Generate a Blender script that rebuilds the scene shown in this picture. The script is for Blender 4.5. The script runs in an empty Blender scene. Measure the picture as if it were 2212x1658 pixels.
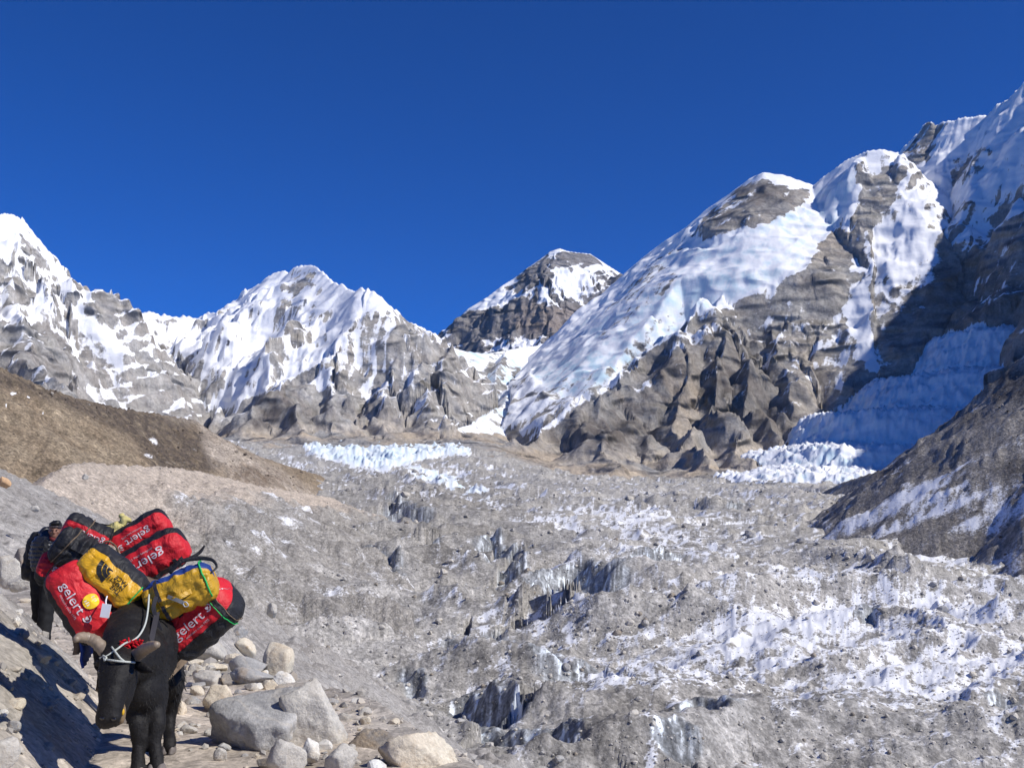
import bpy, bmesh, math, random
import numpy as np
from mathutils import Vector, Matrix, Euler

# ---------------------------------------------------------------- camera, sky, sun, exposure
scene = bpy.context.scene
COL = scene.collection
FPX = 2372.0                                   # focal length for a 2212 px wide picture
PITCH = math.atan(301.0 / FPX)                 # eye level lies at 68 % of the picture height
EYE = 1.6
cam_data = bpy.data.cameras.new('camera')
cam = bpy.data.objects.new('camera', cam_data)
COL.objects.link(cam)
cam.location = (0, 0, EYE)
cam.rotation_euler = (math.pi / 2 + PITCH, 0, 0)
cam_data.sensor_width = 36.0
cam_data.lens = 36.0 * FPX / 2212.0
cam_data.clip_start = 0.1
cam_data.clip_end = 60000.0
scene.camera = cam

SUN_EL = math.radians(41.0)
SUN_AZ = math.radians(67.0)                    # from straight behind the camera towards the right
SUN_DIR = Vector((math.sin(SUN_AZ) * math.cos(SUN_EL), -math.cos(SUN_AZ) * math.cos(SUN_EL), math.sin(SUN_EL)))
world = bpy.data.worlds.new('World')
scene.world = world
world.use_nodes = True
wn = world.node_tree
bg = wn.nodes['Background']
sky = wn.nodes.new('ShaderNodeTexSky')
sky.sky_type = 'NISHITA'
sky.sun_disc = False
sky.sun_elevation = SUN_EL
sky.sun_rotation = math.atan2(SUN_DIR.x, SUN_DIR.y)
sky.altitude = 5200.0
sky.air_density = 1.0
sky.dust_density = 0.15
sky.ozone_density = 4.5
tint = wn.nodes.new('ShaderNodeMix'); tint.data_type = 'RGBA'; tint.blend_type = 'MULTIPLY'
tint.inputs['Factor'].default_value = 1.0
tint.inputs['B'].default_value = (0.08, 0.455, 1.03, 1.0)          # thin air: the blue is deeper than at sea level
wn.links.new(sky.outputs['Color'], tint.inputs['A'])
wn.links.new(tint.outputs['Result'], bg.inputs['Color'])
bg.inputs['Strength'].default_value = 0.107
sun_data = bpy.data.lights.new('sun', 'SUN')
sun_data.energy = 4.0
sun_data.angle = math.radians(0.53)
sun_data.color = (1.0, 0.955, 0.89)
sun = bpy.data.objects.new('sun', sun_data)
COL.objects.link(sun)
sun.rotation_euler = SUN_DIR.to_track_quat('Z', 'Y').to_euler()
scene.view_settings.view_transform = 'Standard'
scene.view_settings.look = 'None'
scene.view_settings.exposure = 0.3
scene.view_settings.gamma = 1.0
scene.view_settings.use_curve_mapping = False
scene.cycles.max_bounces = 6
scene.cycles.use_denoising = True

# ---------------------------------------------------------------- helpers
CP, SP = math.cos(PITCH), math.sin(PITCH)
def W(u, v, y):
    """a place seen at (u, v) of the 2212 px wide photograph, y metres ahead -> world point"""
    a = (u - 1106.0) / FPX; b = (829.0 - v) / FPX
    dy = CP - b * SP; dz = SP + b * CP
    return Vector((a / dy * y, y, EYE + dz / dy * y))
def PX(x, y, z):
    """numpy: world point -> place in the photograph"""
    z = z - EYE
    fwd = y * CP + z * SP; up = -y * SP + z * CP
    return 1106.0 + FPX * x / fwd, 829.0 - FPX * up / fwd

def tag(o, label=None, cat=None, group=None, kind=None):
    if label: o['label'] = label
    if cat: o['category'] = cat
    if group: o['group'] = group
    if kind: o['kind'] = kind
    return o

# ---- numpy gradient noise
_rs = np.random.RandomState(7)
_PERM = np.concatenate([_rs.permutation(4096)] * 2).astype(np.int32)
_GA = _rs.rand(4096).astype(np.float32) * 2 * np.pi
_GX, _GY = np.cos(_GA), np.sin(_GA)
def perlin(x, y, seed=0):
    x = np.asarray(x, dtype=np.float64); y = np.asarray(y, dtype=np.float64)
    xi = np.floor(x); yi = np.floor(y)
    fx = (x - xi).astype(np.float32); fy = (y - yi).astype(np.float32)
    xi = (xi.astype(np.int64) + seed * 131) & 4095; yi = (yi.astype(np.int64) + seed * 57) & 4095
    x1 = (xi + 1) & 4095; y1 = (yi + 1) & 4095
    def g(ix, iy, dx, dy):
        h = _PERM[_PERM[ix] + iy]
        return _GX[h] * dx + _GY[h] * dy
    ux = fx * fx * fx * (fx * (fx * 6 - 15) + 10); uy = fy * fy * fy * (fy * (fy * 6 - 15) + 10)
    a = g(xi, yi, fx, fy); b = g(x1, yi, fx - 1, fy)
    c = g(xi, y1, fx, fy - 1); d = g(x1, y1, fx - 1, fy - 1)
    ab = a + ux * (b - a); cd = c + ux * (d - c)
    return (ab + uy * (cd - ab)) * 1.5
def fbm(x, y, octaves=4, seed=0, gain=0.5):
    s = 0; a = 1.0; f = 1.0
    for i in range(octaves):
        s = s + a * perlin(x * f, y * f, seed + i * 3); a *= gain; f *= 2.03
    return s
def ridged(x, y, octaves=4, seed=0, gain=0.55):
    s = 0; a = 1.0; f = 1.0; n = 0; w = 1.0
    for i in range(octaves):
        r = 1.0 - np.abs(perlin(x * f, y * f, seed + i * 3)) * 1.35
        r = r * r * w
        w = np.clip(r * 1.6, 0, 1)
        s = s + a * r; n += a; a *= gain; f *= 2.07
    return s / n
def sstep(a, b, x):
    t = np.clip((x - a) / (b - a), 0, 1)
    return t * t * (3 - 2 * t)
def mixc(c0, c1, t):
    return c0 + (np.asarray(c1, dtype=np.float32) - c0) * t[..., None]

def fast_mesh(name, V, F, attrs=None, smooth=True):
    """mesh from numpy arrays; F is (n,4) or (n,3)"""
    me = bpy.data.meshes.new(name)
    nv, nf, k = len(V), len(F), F.shape[1]
    me.vertices.add(nv); me.loops.add(nf * k); me.polygons.add(nf)
    me.vertices.foreach_set('co', np.ascontiguousarray(V, dtype=np.float32).ravel())
    me.loops.foreach_set('vertex_index', np.ascontiguousarray(F, dtype=np.int32).ravel())
    me.polygons.foreach_set('loop_start', np.arange(0, nf * k, k, dtype=np.int32))
    me.polygons.foreach_set('loop_total', np.full(nf, k, dtype=np.int32))
    me.update(calc_edges=True)
    me.polygons.foreach_set('use_smooth', np.full(nf, bool(smooth)))
    for an, av in (attrs or {}).items():
        if av.ndim == 2:
            at = me.attributes.new(an, 'FLOAT_COLOR', 'POINT')
            c = np.ones((nv, 4), dtype=np.float32); c[:, :3] = av
            at.data.foreach_set('color', c.ravel())
        else:
            at = me.attributes.new(an, 'FLOAT', 'POINT')
            at.data.foreach_set('value', av.astype(np.float32).ravel())
    return me
def link(name, me, mat=None, parent=None):
    o = bpy.data.objects.new(name, me)
    COL.objects.link(o)
    if mat is not None and me is not None and not me.materials: me.materials.append(mat)
    if parent is not None: o.parent = parent
    return o
def grid_faces(nr, nc):
    i = np.arange((nr - 1) * (nc - 1)); r = i // (nc - 1); c = i % (nc - 1)
    a = r * nc + c
    return np.stack([a, a + 1, a + nc + 1, a + nc], axis=1)

# ---- materials
def nodes_of(m):
    m.use_nodes = True
    nt = m.node_tree
    return nt, nt.nodes['Principled BSDF']
def N(nt, t, **kw):
    n = nt.nodes.new(t)
    for k, v in kw.items():
        if k in n.inputs.keys(): n.inputs[k].default_value = v
        else: setattr(n, k, v)
    return n
def terrain_mat(name, s1, s2, bump=0.5, dist=1.0, snow_edge=0.12, snow_noise=0.35, speck=0.25, streak=0.0, strata=0.0, rough=0.9, crag=0.0, dip=(0, 0, 0), stones=(), stone_tone=.3, stone_bump=.6):
    """ground: vertex attributes give what lies there (rock colour, snow, ice); the nodes break it up at s1, s2 metres"""
    m = bpy.data.materials.new(name); nt, b = nodes_of(m); L = nt.links.new
    geo = N(nt, 'ShaderNodeNewGeometry')
    ca = N(nt, 'ShaderNodeAttribute', attribute_name='col')
    sa = N(nt, 'ShaderNodeAttribute', attribute_name='snow')
    ia = N(nt, 'ShaderNodeAttribute', attribute_name='ice')
    n1 = N(nt, 'ShaderNodeTexNoise', Scale=1.0 / s1, Detail=8.0, Roughness=0.72)
    n2 = N(nt, 'ShaderNodeTexNoise', Scale=1.0 / s2, Detail=5.0, Roughness=0.7)
    vo = N(nt, 'ShaderNodeTexVoronoi', Scale=1.0 / s2)
    for n in (n1, n2, vo): L(geo.outputs['Position'], n.inputs['Vector'])
    # stones: brightness variation of the gravel
    mr = N(nt, 'ShaderNodeMapRange'); mr.inputs['From Min'].default_value = 0.3; mr.inputs['From Max'].default_value = 0.7
    mr.inputs['To Min'].default_value = 1 - speck; mr.inputs['To Max'].default_value = 1 + speck
    L(n2.outputs['Fac'], mr.inputs['Value'])
    mr1 = N(nt, 'ShaderNodeMapRange'); mr1.inputs['From Min'].default_value = 0.3; mr1.inputs['From Max'].default_value = 0.7
    mr1.inputs['To Min'].default_value = 1 - speck * .7; mr1.inputs['To Max'].default_value = 1 + speck * .7
    L(n1.outputs['Fac'], mr1.inputs['Value'])
    mm = N(nt, 'ShaderNodeMath', operation='MULTIPLY'); L(mr.outputs[0], mm.inputs[0]); L(mr1.outputs[0], mm.inputs[1])
    stone_h = None
    for i, sz in enumerate(stones):
        # packed stones: every cell its own tone and its own little dome
        vv = N(nt, 'ShaderNodeTexVoronoi', Scale=1.0 / sz, Randomness=1.0); L(geo.outputs['Position'], vv.inputs['Vector'])
        sx = N(nt, 'ShaderNodeSeparateColor'); L(vv.outputs['Color'], sx.inputs[0])
        tr = N(nt, 'ShaderNodeMapRange'); tr.inputs['To Min'].default_value = 1 - stone_tone; tr.inputs['To Max'].default_value = 1 + stone_tone; L(sx.outputs[0], tr.inputs['Value'])
        m2 = N(nt, 'ShaderNodeMath', operation='MULTIPLY'); L(mm.outputs[0], m2.inputs[0]); L(tr.outputs[0], m2.inputs[1]); mm = m2
        hh = N(nt, 'ShaderNodeMath', operation='MULTIPLY'); L(vv.outputs['Distance'], hh.inputs[0]); hh.inputs[1].default_value = -stone_bump * sz / s2
        if stone_h is None: stone_h = hh
        else:
            ad = N(nt, 'ShaderNodeMath', operation='ADD'); L(stone_h.outputs[0], ad.inputs[0]); L(hh.outputs[0], ad.inputs[1]); stone_h = ad
    vmul = N(nt, 'ShaderNodeVectorMath', operation='SCALE'); L(ca.outputs['Color'], vmul.inputs[0]); L(mm.outputs[0], vmul.inputs['Scale'])
    rock = vmul.outputs[0]
    # snow with a ragged edge
    sn = N(nt, 'ShaderNodeMath', operation='SUBTRACT'); L(n1.outputs['Fac'], sn.inputs[0]); sn.inputs[1].default_value = 0.5
    sn2 = N(nt, 'ShaderNodeMath', operation='SUBTRACT'); L(n2.outputs['Fac'], sn2.inputs[0]); sn2.inputs[1].default_value = 0.5
    sn3 = N(nt, 'ShaderNodeMath', operation='ADD'); L(sn.outputs[0], sn3.inputs[0]); L(sn2.outputs[0], sn3.inputs[1])
    sm = N(nt, 'ShaderNodeMath', operation='MULTIPLY_ADD'); L(sn3.outputs[0], sm.inputs[0]); sm.inputs[1].default_value = snow_noise * 2; L(sa.outputs['Fac'], sm.inputs[2])
    sr = N(nt, 'ShaderNodeMapRange', interpolation_type='SMOOTHSTEP'); L(sm.outputs[0], sr.inputs['Value'])
    sr.inputs['From Min'].default_value = 0.5 - snow_edge; sr.inputs['From Max'].default_value = 0.5 + snow_edge
    icec = N(nt, 'ShaderNodeMix', data_type='RGBA'); L(ia.outputs['Fac'], icec.inputs['Factor'])
    icec.inputs['A'].default_value = (0.86, 0.87, 0.89, 1); icec.inputs['B'].default_value = (0.47, 0.66, 0.75, 1)
    mx = N(nt, 'ShaderNodeMix', data_type='RGBA'); L(sr.outputs[0], mx.inputs['Factor']); L(rock, mx.inputs['A']); L(icec.outputs['Result'], mx.inputs['B'])
    L(mx.outputs['Result'], b.inputs['Base Color'])
    b.inputs['Roughness'].default_value = rough
    b.inputs['Specular IOR Level'].default_value = 0.25
    bh = N(nt, 'ShaderNodeMath', operation='MULTIPLY_ADD'); L(n1.outputs['Fac'], bh.inputs[0]); bh.inputs[1].default_value = min(s1 / s2 * .6, 4.0); L(n2.outputs['Fac'], bh.inputs[2])
    # snow lies smoother than rock
    bs = N(nt, 'ShaderNodeMapRange'); L(sr.outputs[0], bs.inputs['Value']); bs.inputs['To Min'].default_value = bump; bs.inputs['To Max'].default_value = bump * .35
    if stone_h is not None:
        ad = N(nt, 'ShaderNodeMath', operation='ADD'); L(bh.outputs[0], ad.inputs[0]); L(stone_h.outputs[0], ad.inputs[1]); bh = ad
    if crag:
        # fractured rock: sharp crests, long along the dip of the beds
        mp = N(nt, 'ShaderNodeMapping'); L(geo.outputs['Position'], mp.inputs['Vector']); mp.inputs['Rotation'].default_value = dip; mp.inputs['Scale'].default_value = (.55, .8, 1.5)
        nr = N(nt, 'ShaderNodeTexNoise'); nr.noise_type = 'RIDGED_MULTIFRACTAL'; nr.normalize = True
        for kk, vv in (('Scale', 1.0 / (s1 * 1.8)), ('Detail', 7.0), ('Roughness', .62), ('Lacunarity', 2.1), ('Distortion', .35)): nr.inputs[kk].default_value = vv
        L(mp.outputs[0], nr.inputs['Vector'])
        bc = N(nt, 'ShaderNodeMath', operation='MULTIPLY_ADD'); L(nr.outputs['Fac'], bc.inputs[0]); bc.inputs[1].default_value = crag; L(bh.outputs[0], bc.inputs[2]); bh = bc
    bp = N(nt, 'ShaderNodeBump', Distance=s2 * dist); L(bs.outputs[0], bp.inputs['Strength']); L(bh.outputs[0], bp.inputs['Height'])
    L(bp.outputs['Normal'], b.inputs['Normal'])
    return m
# ================================================================ mountains: a net of ridges, everything falls away from them
BEIGE = np.array((.42, .40, .37), np.float32); GREY = np.array((.37, .36, .345), np.float32)
DARK = np.array((.105, .09, .08), np.float32); BROWN = np.array((.20, .165, .13), np.float32)
TAN = np.array((.47, .40, .32), np.float32); RUST = np.array((.20, .13, .085), np.float32)

# name -> list of (points (u, v, km), steepness, rib height)
RIDGES = []
def ridge(mid, pts, k=1.0, rib=1.0, H0=7000.0, sky=False):
    RIDGES.append((mid, [W(u, v, y * 1000.0) for u, v, y in pts], k, rib, H0, sky))
LM, MM, LL, RM, NW, IF = range(6)
ridge(LM, [(-420,280,3.5),(-200,385,3.8),(-60,440,4.0),(0,458,4.1),(38,463,4.15),(52,478,4.2),(75,508,4.25),(110,555,4.35),(130,585,4.4),(150,612,4.5),(165,628,4.6),(190,632,4.66),(205,636,4.7),(222,626,4.72),(232,640,4.8),(245,662,4.9),(262,682,5.05)], 1.15, 1.0, sky=True)
ridge(LM, [(40,464,4.15),(24,520,4.0),(12,570,3.85),(-10,650,3.65),(-30,760,3.3),(-40,860,3.0)], 1.3, .8)
ridge(LM, [(110,556,4.35),(120,640,4.15),(135,720,3.9),(160,790,3.65),(185,850,3.4)], 1.3, .8)
ridge(LM, [(222,626,4.72),(228,690,4.55),(245,770,4.25),(262,830,3.95),(280,880,3.7)], 1.25, .8)
ridge(LM, [(12,570,3.85),(40,660,3.65),(62,740,3.45),(85,810,3.2),(100,860,3.0)], 1.3, .8)
ridge(MM, [(262,684,5.1),(290,677,5.2),(312,670,5.25),(345,676,5.3),(390,681,5.35),(435,682,5.4),(450,676,5.4),(490,660,5.35),(520,640,5.3),(545,620,5.25),(575,600,5.15),(590,588,5.1),(608,584,5.08),(625,583,5.05),(640,575,5.0),(652,571,4.98),(665,570,4.92),(680,573,4.85),(695,584,4.78),(720,608,4.65),(738,610,4.57),(750,620,4.52),(762,627,4.48),(785,620,4.38),(805,625,4.36),(822,642,4.38),(850,665,4.43),(870,684,4.48),(890,694,4.53),(910,705,4.6),(945,725,4.8),(968,744,5.05)], 1.1, 1.0, sky=True)
ridge(MM, [(785,620,4.38),(757,690,4.24),(718,758,4.08),(670,808,3.94),(612,853,3.75),(560,888,3.62),(508,938,3.48)], 1.2, 1.1)
ridge(MM, [(655,571,4.97),(632,620,4.88),(600,680,4.75),(565,740,4.6),(540,800,4.45)], 1.2, 1.1)
ridge(MM, [(850,665,4.43),(862,740,4.27),(880,810,4.07),(905,870,3.88),(928,925,3.68)], 1.15, 1.4)
ridge(MM, [(910,705,4.6),(935,780,4.38),(955,850,4.15),(975,910,3.92)], 1.15, 1.4)
ridge(MM, [(800,640,4.35),(795,720,4.2),(800,800,4.02),(822,860,3.83),(842,915,3.66)], 1.15, 1.4)
ridge(MM, [(690,790,4.0),(700,850,3.82),(722,900,3.65),(748,942,3.45)], 1.1, 1.1)
ridge(MM, [(630,842,3.86),(622,880,3.66),(640,920,3.5),(660,948,3.38)], 1.0, .5)
ridge(MM, [(445,676,5.4),(440,740,5.15),(420,810,4.8),(405,860,4.5)], 1.2, 1.1)
ridge(MM, [(312,670,5.25),(330,750,4.9),(355,830,4.5),(370,875,4.2)], 1.2, 1.1)
ridge(MM, [(545,620,5.25),(515,700,5.0),(480,780,4.7),(462,840,4.4)], 1.2, 1.1)
ridge(LL, [(962,744,5.05),(1000,756,5.1),(1050,762,5.15),(1090,756,5.3),(1120,750,5.55),(1190,742,6.25)], .7, .4, sky=True)
ridge(LL, [(1090,760,5.1),(1062,830,4.7),(1040,880,4.4),(1015,910,4.2)], .9, .7)
ridge(LL, [(1190,748,5.6),(1140,815,4.9),(1085,870,4.3),(1020,915,4.0),(960,950,3.65)], .75, .6)
ridge(RM, [(1190,742,6.25),(1250,692,6.1),(1300,640,5.98),(1345,592,5.85),(1390,553,5.72),(1430,522,5.6),(1480,490,5.46),(1530,447,5.3),(1580,413,5.17),(1620,383,5.07),(1650,370,4.98),(1690,375,4.97),(1735,390,4.99),(1757,398,5.0)], .95, .35, sky=True)
ridge(RM, [(1757,398,5.0),(1780,378,4.95),(1830,342,4.9),(1875,323,4.85),(1905,320,4.83),(1937,327,4.85)], 1.25, .5, sky=True)
ridge(RM, [(1890,321,4.84),(1850,378,4.72),(1822,465,4.6),(1775,520,4.5),(1738,570,4.42),(1690,600,4.36),(1620,614,4.33),(1565,650,4.25),(1522,642,4.22),(1490,680,4.15),(1440,730,4.05),(1347,786,3.85),(1327,835,3.75),(1238,888,3.58),(1160,950,3.4),(1088,1000,3.22)], 1.35, .9)
ridge(RM, [(1738,570,4.42),(1796,612,4.4),(1828,680,4.25),(1862,760,4.05),(1905,815,3.9),(1918,850,3.8)], 1.5, 1.0)
ridge(RM, [(1690,600,4.36),(1705,700,4.15),(1700,800,3.9),(1722,900,3.6),(1750,985,3.38)], 1.3, .85)
ridge(RM, [(1565,650,4.25),(1590,760,4.0),(1625,850,3.75),(1655,930,3.52),(1690,1000,3.3),(1700,1035,3.15)], 1.3, .85)
ridge(RM, [(1440,730,4.05),(1452,830,3.8),(1440,920,3.55),(1490,1000,3.2),(1500,1040,3.05)], 1.25, .85)
ridge(RM, [(1327,835,3.75),(1330,900,3.55),(1310,960,3.36),(1300,1005,3.15),(1330,1040,3.02)], 1.1, .85)
ridge(RM, [(1522,650,4.2),(1530,790,3.9),(1545,880,3.65),(1580,950,3.42),(1600,1000,3.2),(1600,1038,3.08)], 1.25, .85)
ridge(NW, [(1937,330,5.4),(1955,313,5.3),(1985,282,5.2),(2000,265,5.14),(2012,258,5.1),(2028,268,5.08),(2045,258,5.03),(2060,256,5.0),(2100,250,4.95),(2130,245,4.9),(2150,230,4.85),(2180,208,4.8),(2212,176,4.7),(2300,120,4.6),(2420,40,4.4),(2600,40,3.8),(2730,0,3.3),(2900,-130,2.95),(3100,-280,2.6),(3400,-340,2.3)], 1.5, .55, sky=True)
ridge(NW, [(2130,246,4.9),(2165,330,4.75),(2195,400,4.6),(2240,480,4.4),(2300,560,4.2)], 1.6, .6)
ridge(NW, [(2195,400,4.6),(2130,480,4.5),(2080,560,4.35),(2000,670,4.15),(1960,740,4.0),(1925,790,3.9)], 1.5, .9)
ridge(NW, [(2240,480,4.4),(2190,590,4.2),(2120,680,4.05),(2060,760,3.9)], 1.5, .9)
ridge(IF, [(2700,330,4.3),(2500,480,4.2),(2300,640,4.02),(2212,705,3.92),(2090,800,3.72),(1960,880,3.52),(1850,955,3.3),(1775,1012,3.08)], .16, .25, 4000.0)

def eval_ridges(X, Y, ridges):
    """height, owner, ribs from the ridge net"""
    Wx = X + 85 * fbm(X / 380, Y / 380, 4, 11, .55); Wy = Y + 85 * fbm(X / 380, Y / 380, 4, 23, .55)
    H = np.full(X.shape, -1e9, np.float64); ID = np.zeros(X.shape, np.int32); D = np.zeros(X.shape); S = np.zeros(X.shape); RB = np.zeros(X.shape); DS = np.full(X.shape, 1e9)
    soff = 0.0
    for mid, P, k, rib, H0, sky in ridges:
        cx, cy = P[-1].x - P[0].x, P[-1].y - P[0].y; cl = math.hypot(cx, cy) + 1e-6; cx /= cl; cy /= cl
        for a, b in zip(P[:-1], P[1:]):
            ex, ey = b.x - a.x, b.y - a.y; L2 = ex * ex + ey * ey + 1e-6; Ln = math.sqrt(L2)
            # near the crest the warp fades so that the skyline stays put
            t0 = np.clip(((X - a.x) * ex + (Y - a.y) * ey) / L2, 0, 1)
            d0 = np.hypot(X - a.x - t0 * ex, Y - a.y - t0 * ey)
            w = sstep(0, 350, d0) if sky else 1.0
            if mid in (LL, IF) or (mid == RM and sky): w = w * .25
            if sky: DS = np.minimum(DS, d0)
            qx = X + (Wx - X) * w; qy = Y + (Wy - Y) * w
            t = np.clip(((qx - a.x) * ex + (qy - a.y) * ey) / L2, 0, 1)
            d = np.hypot(qx - a.x - t * ex, qy - a.y - t * ey)
            jag = 0
            if sky and mid in (LM, MM, NW) and len(ridges) > 8:
                q = soff + t * Ln; jag = (perlin(q / 55.0, q * 0 + mid, 61) * 13 + perlin(q / 21.0, q * 0 + mid, 63) * 7) * np.exp(-d / 120.0)
            h = a.z + jag + t * (b.z - a.z) - H0 * (1 - np.exp(-d * k / H0)) - (np.clip(d - 330, 0, None) * .9 if mid == IF else np.clip(d - np.interp(X, [150, 700], [1500, 700]), 0, None) * 1.3 if (mid == RM and k < 1.0) else 0)
            m = h > H
            H = np.where(m, h, H); ID = np.where(m, mid, ID); D = np.where(m, d, D); RB = np.where(m, rib, RB)
            # position along the contour: along the ridge plus angle round its ends
            S = np.where(m, soff + (X - P[0].x) * cx + (Y - P[0].y) * cy, S)
            soff += Ln
        soff += 5000.0
    return H, ID, D, S, RB, DS
def build_range(name_info, ridges, u0, u1, nc, y_rows, floor_fn, style):
    us = np.linspace(u0, u1, nc) if u1 < 2421 else None
    if u1 >= 2421: us = np.concatenate([np.linspace(u0, 2330, nc - 110), np.linspace(2335, u1, 110)])
    T = (us - 1106.0) / FPX / CP
    Yg = np.repeat(np.asarray(y_rows)[:, None], nc, 1); Xg = T[None, :] * Yg
    H, ID, D, S, RB, DS = eval_ridges(Xg, Yg, ridges)
    amp = sstep(0, 300, D) * sstep(0, 420, DS)
    wob = 60 * fbm(Xg / 300, Yg / 300, 3, 5)
    def rib1(lmb, seed): return 1 - 2 * np.abs(perlin((S + wob) / lmb, D / (lmb * 4), seed))
    ribs = (rib1(360, 31) * 62 + rib1(150, 32) * 34 + rib1(66, 33) * 13 + rib1(30, 34) * 4) * amp * RB
    det = (ridged(Xg / 300, Yg / 300, 4, 41, .42) - .45) * 80 * sstep(0, 260, DS) * RB + (ridged(Xg / 90, Yg / 90, 2, 47, .4) - .45) * 13 * (0.2 + .8 * sstep(0, 200, DS)) * (.3 + .7 * RB)
    det = det + (ridged(Xg / 40, Yg / 40, 1, 49) - .45) * 4 * (.15 + .85 * sstep(0, 200, DS)) * RB
    Z = H + ribs + det
    led = (Z - .55 * Xg + 40 * fbm(Xg / 300, Yg / 300, 3, 57)) / 74.0
    Z = Z + RB * 7.0 * np.sin(2 * np.pi * led) * sstep(0, 120, DS)
    Z, EX = style(Xg, Yg, Z, H, D, ID, ribs, det, S)
    fl = floor_fn(Xg, Yg) + fbm(Xg / 90, Yg / 90, 4, 55, .6) * 9
    dz = Z - fl
    isfl = dz < 8
    Z = np.where(dz > -400, fl + .5 * (dz + np.sqrt(dz * dz + 62.0 ** 2)) * sstep(-400, -60, dz) + 0, fl) - 4      # talus banks up against the foot of every face
    # slope and curvature
    gy = np.gradient(Z, axis=0) / np.gradient(Yg, axis=0)
    dxs = np.gradient(Xg, axis=1)
    gx = (np.gradient(Z, axis=1) - gy * 0) / dxs
    return dict(X=Xg, Y=Yg, Z=Z, H=H, ID=ID, D=D, S=S, led=led, gx=gx, gy=gy, ribs=ribs, det=det, floor=isfl, dz=dz, EX=EX)

def blobs(U, V, lst):
    s = 0
    for u, v, ru, rv, a in lst:
        s = s + a * np.exp(-(((U - u) / ru) ** 2 + ((V - v) / rv) ** 2) ** 2)
    return s
def poly_mask(U, V, pts, soft=8.0):
    """1 inside a traced outline, soft edge"""
    inside = np.zeros(U.shape, bool); dmin = np.full(U.shape, 1e9)
    n = len(pts)
    for i in range(n):
        x0, y0 = pts[i]; x1, y1 = pts[(i + 1) % n]
        c = ((y0 > V) != (y1 > V))
        with np.errstate(divide='ignore', invalid='ignore'):
            xi = (x1 - x0) * (V - y0) / ((y1 - y0) if y1 != y0 else 1e-9) + x0
        inside ^= c & (U < xi)
        ex, ey = x1 - x0, y1 - y0; L2 = ex * ex + ey * ey + 1e-9
        t = np.clip(((U - x0) * ex + (V - y0) * ey) / L2, 0, 1)
        dmin = np.minimum(dmin, np.hypot(U - x0 - t * ex, V - y0 - t * ey))
    return sstep(-soft, soft, np.where(inside, dmin, -dmin))

MTN_MAT = terrain_mat('mountain_rock_snow', 55.0, 13.0, bump=.9, dist=.5, snow_edge=.08, snow_noise=.24, speck=.30, crag=26.0, dip=(.3, .5, 0))

def glacier_level(Y, X=None):
    z = 0 if X is None else -42 * sstep(1500, 3000, Y) * sstep(-150, 450, X) + 46 * sstep(2300, 3200, Y) * (1 - sstep(-150, 150, X))
    return z + np.interp(Y, [0, 150, 220, 400, 600, 800, 1000, 1300, 1600, 2000, 2500, 3000, 3600, 6000],
                     [-52, -50, -47.5, -40, -32, -23, -12, 8, 32, 68, 112, 158, 215, 420])

def range_style(X, Y, Z, H, D, ID, ribs, det, S):
    U, V = PX(X, Y, Z)
    # icefall, ramps and the pass: lumpy ice in place of ribs
    ramp = poly_mask(U, V, [(1190,745),(1345,595),(1500,490),(1560,520),(1640,470),(1720,440),(1790,400),(1850,370),(1815,470),(1770,520),(1735,570),(1640,612),(1560,650),(1500,672),(1420,740),(1340,790),(1290,840),(1200,860),(1150,800)], 14)
    flute = poly_mask(U, V, [(2030,285),(2125,255),(2165,335),(2190,400),(2120,500),(2040,620),(1960,680),(1880,700),(1850,640),(1880,540),(1930,450),(1990,360)], 16) * (ID == NW)
    Z = Z - flute * det * .7 - flute * ribs * .5 + flute * (1 - 2 * np.abs(perlin((S + 20 * fbm(X / 150, Y / 150, 2, 78)) / 34, D / 500, 77))) * 13
    flute2 = poly_mask(U, V, [(2140,250),(2230,160),(2300,300),(2230,520),(2200,400)], 10)
    ice = np.maximum(ramp * .9, ((ID == LL) | (ID == IF)) * 1.0)
    lum = ridged(X / 75, Y / 62, 5, 71, .6) * 46 + (ID == IF) * ridged(X / 34 + Y / 90, Y / 30, 3, 72, .6) * 34 + fbm(X / 240, Y / 240, 2, 73) * 16
    Dq = (D + 75 * fbm(X / 260, Y / 260, 3, 81)) / 240.0
    saw = Dq - np.floor(Dq); step = np.where(saw < .8, -saw * .8, -.64 + (saw - .8) * 3.2)
    Z = Z + ramp * step * 52 * np.clip(.3 + 1.6 * fbm(X / 330, Y / 330, 2, 83), 0, 1.2) * sstep(60, 260, D)
    Z = Z - ice * (ribs + det) * (.9 - .3 * (ID == IF)) + ice * (lum - 22) * (.07 + .36 * (ID == IF)) * sstep(0, 120, D)
    return Z, dict(U=U, V=V, ramp=ramp, ice=ice, flute=np.maximum(flute, flute2))

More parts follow.
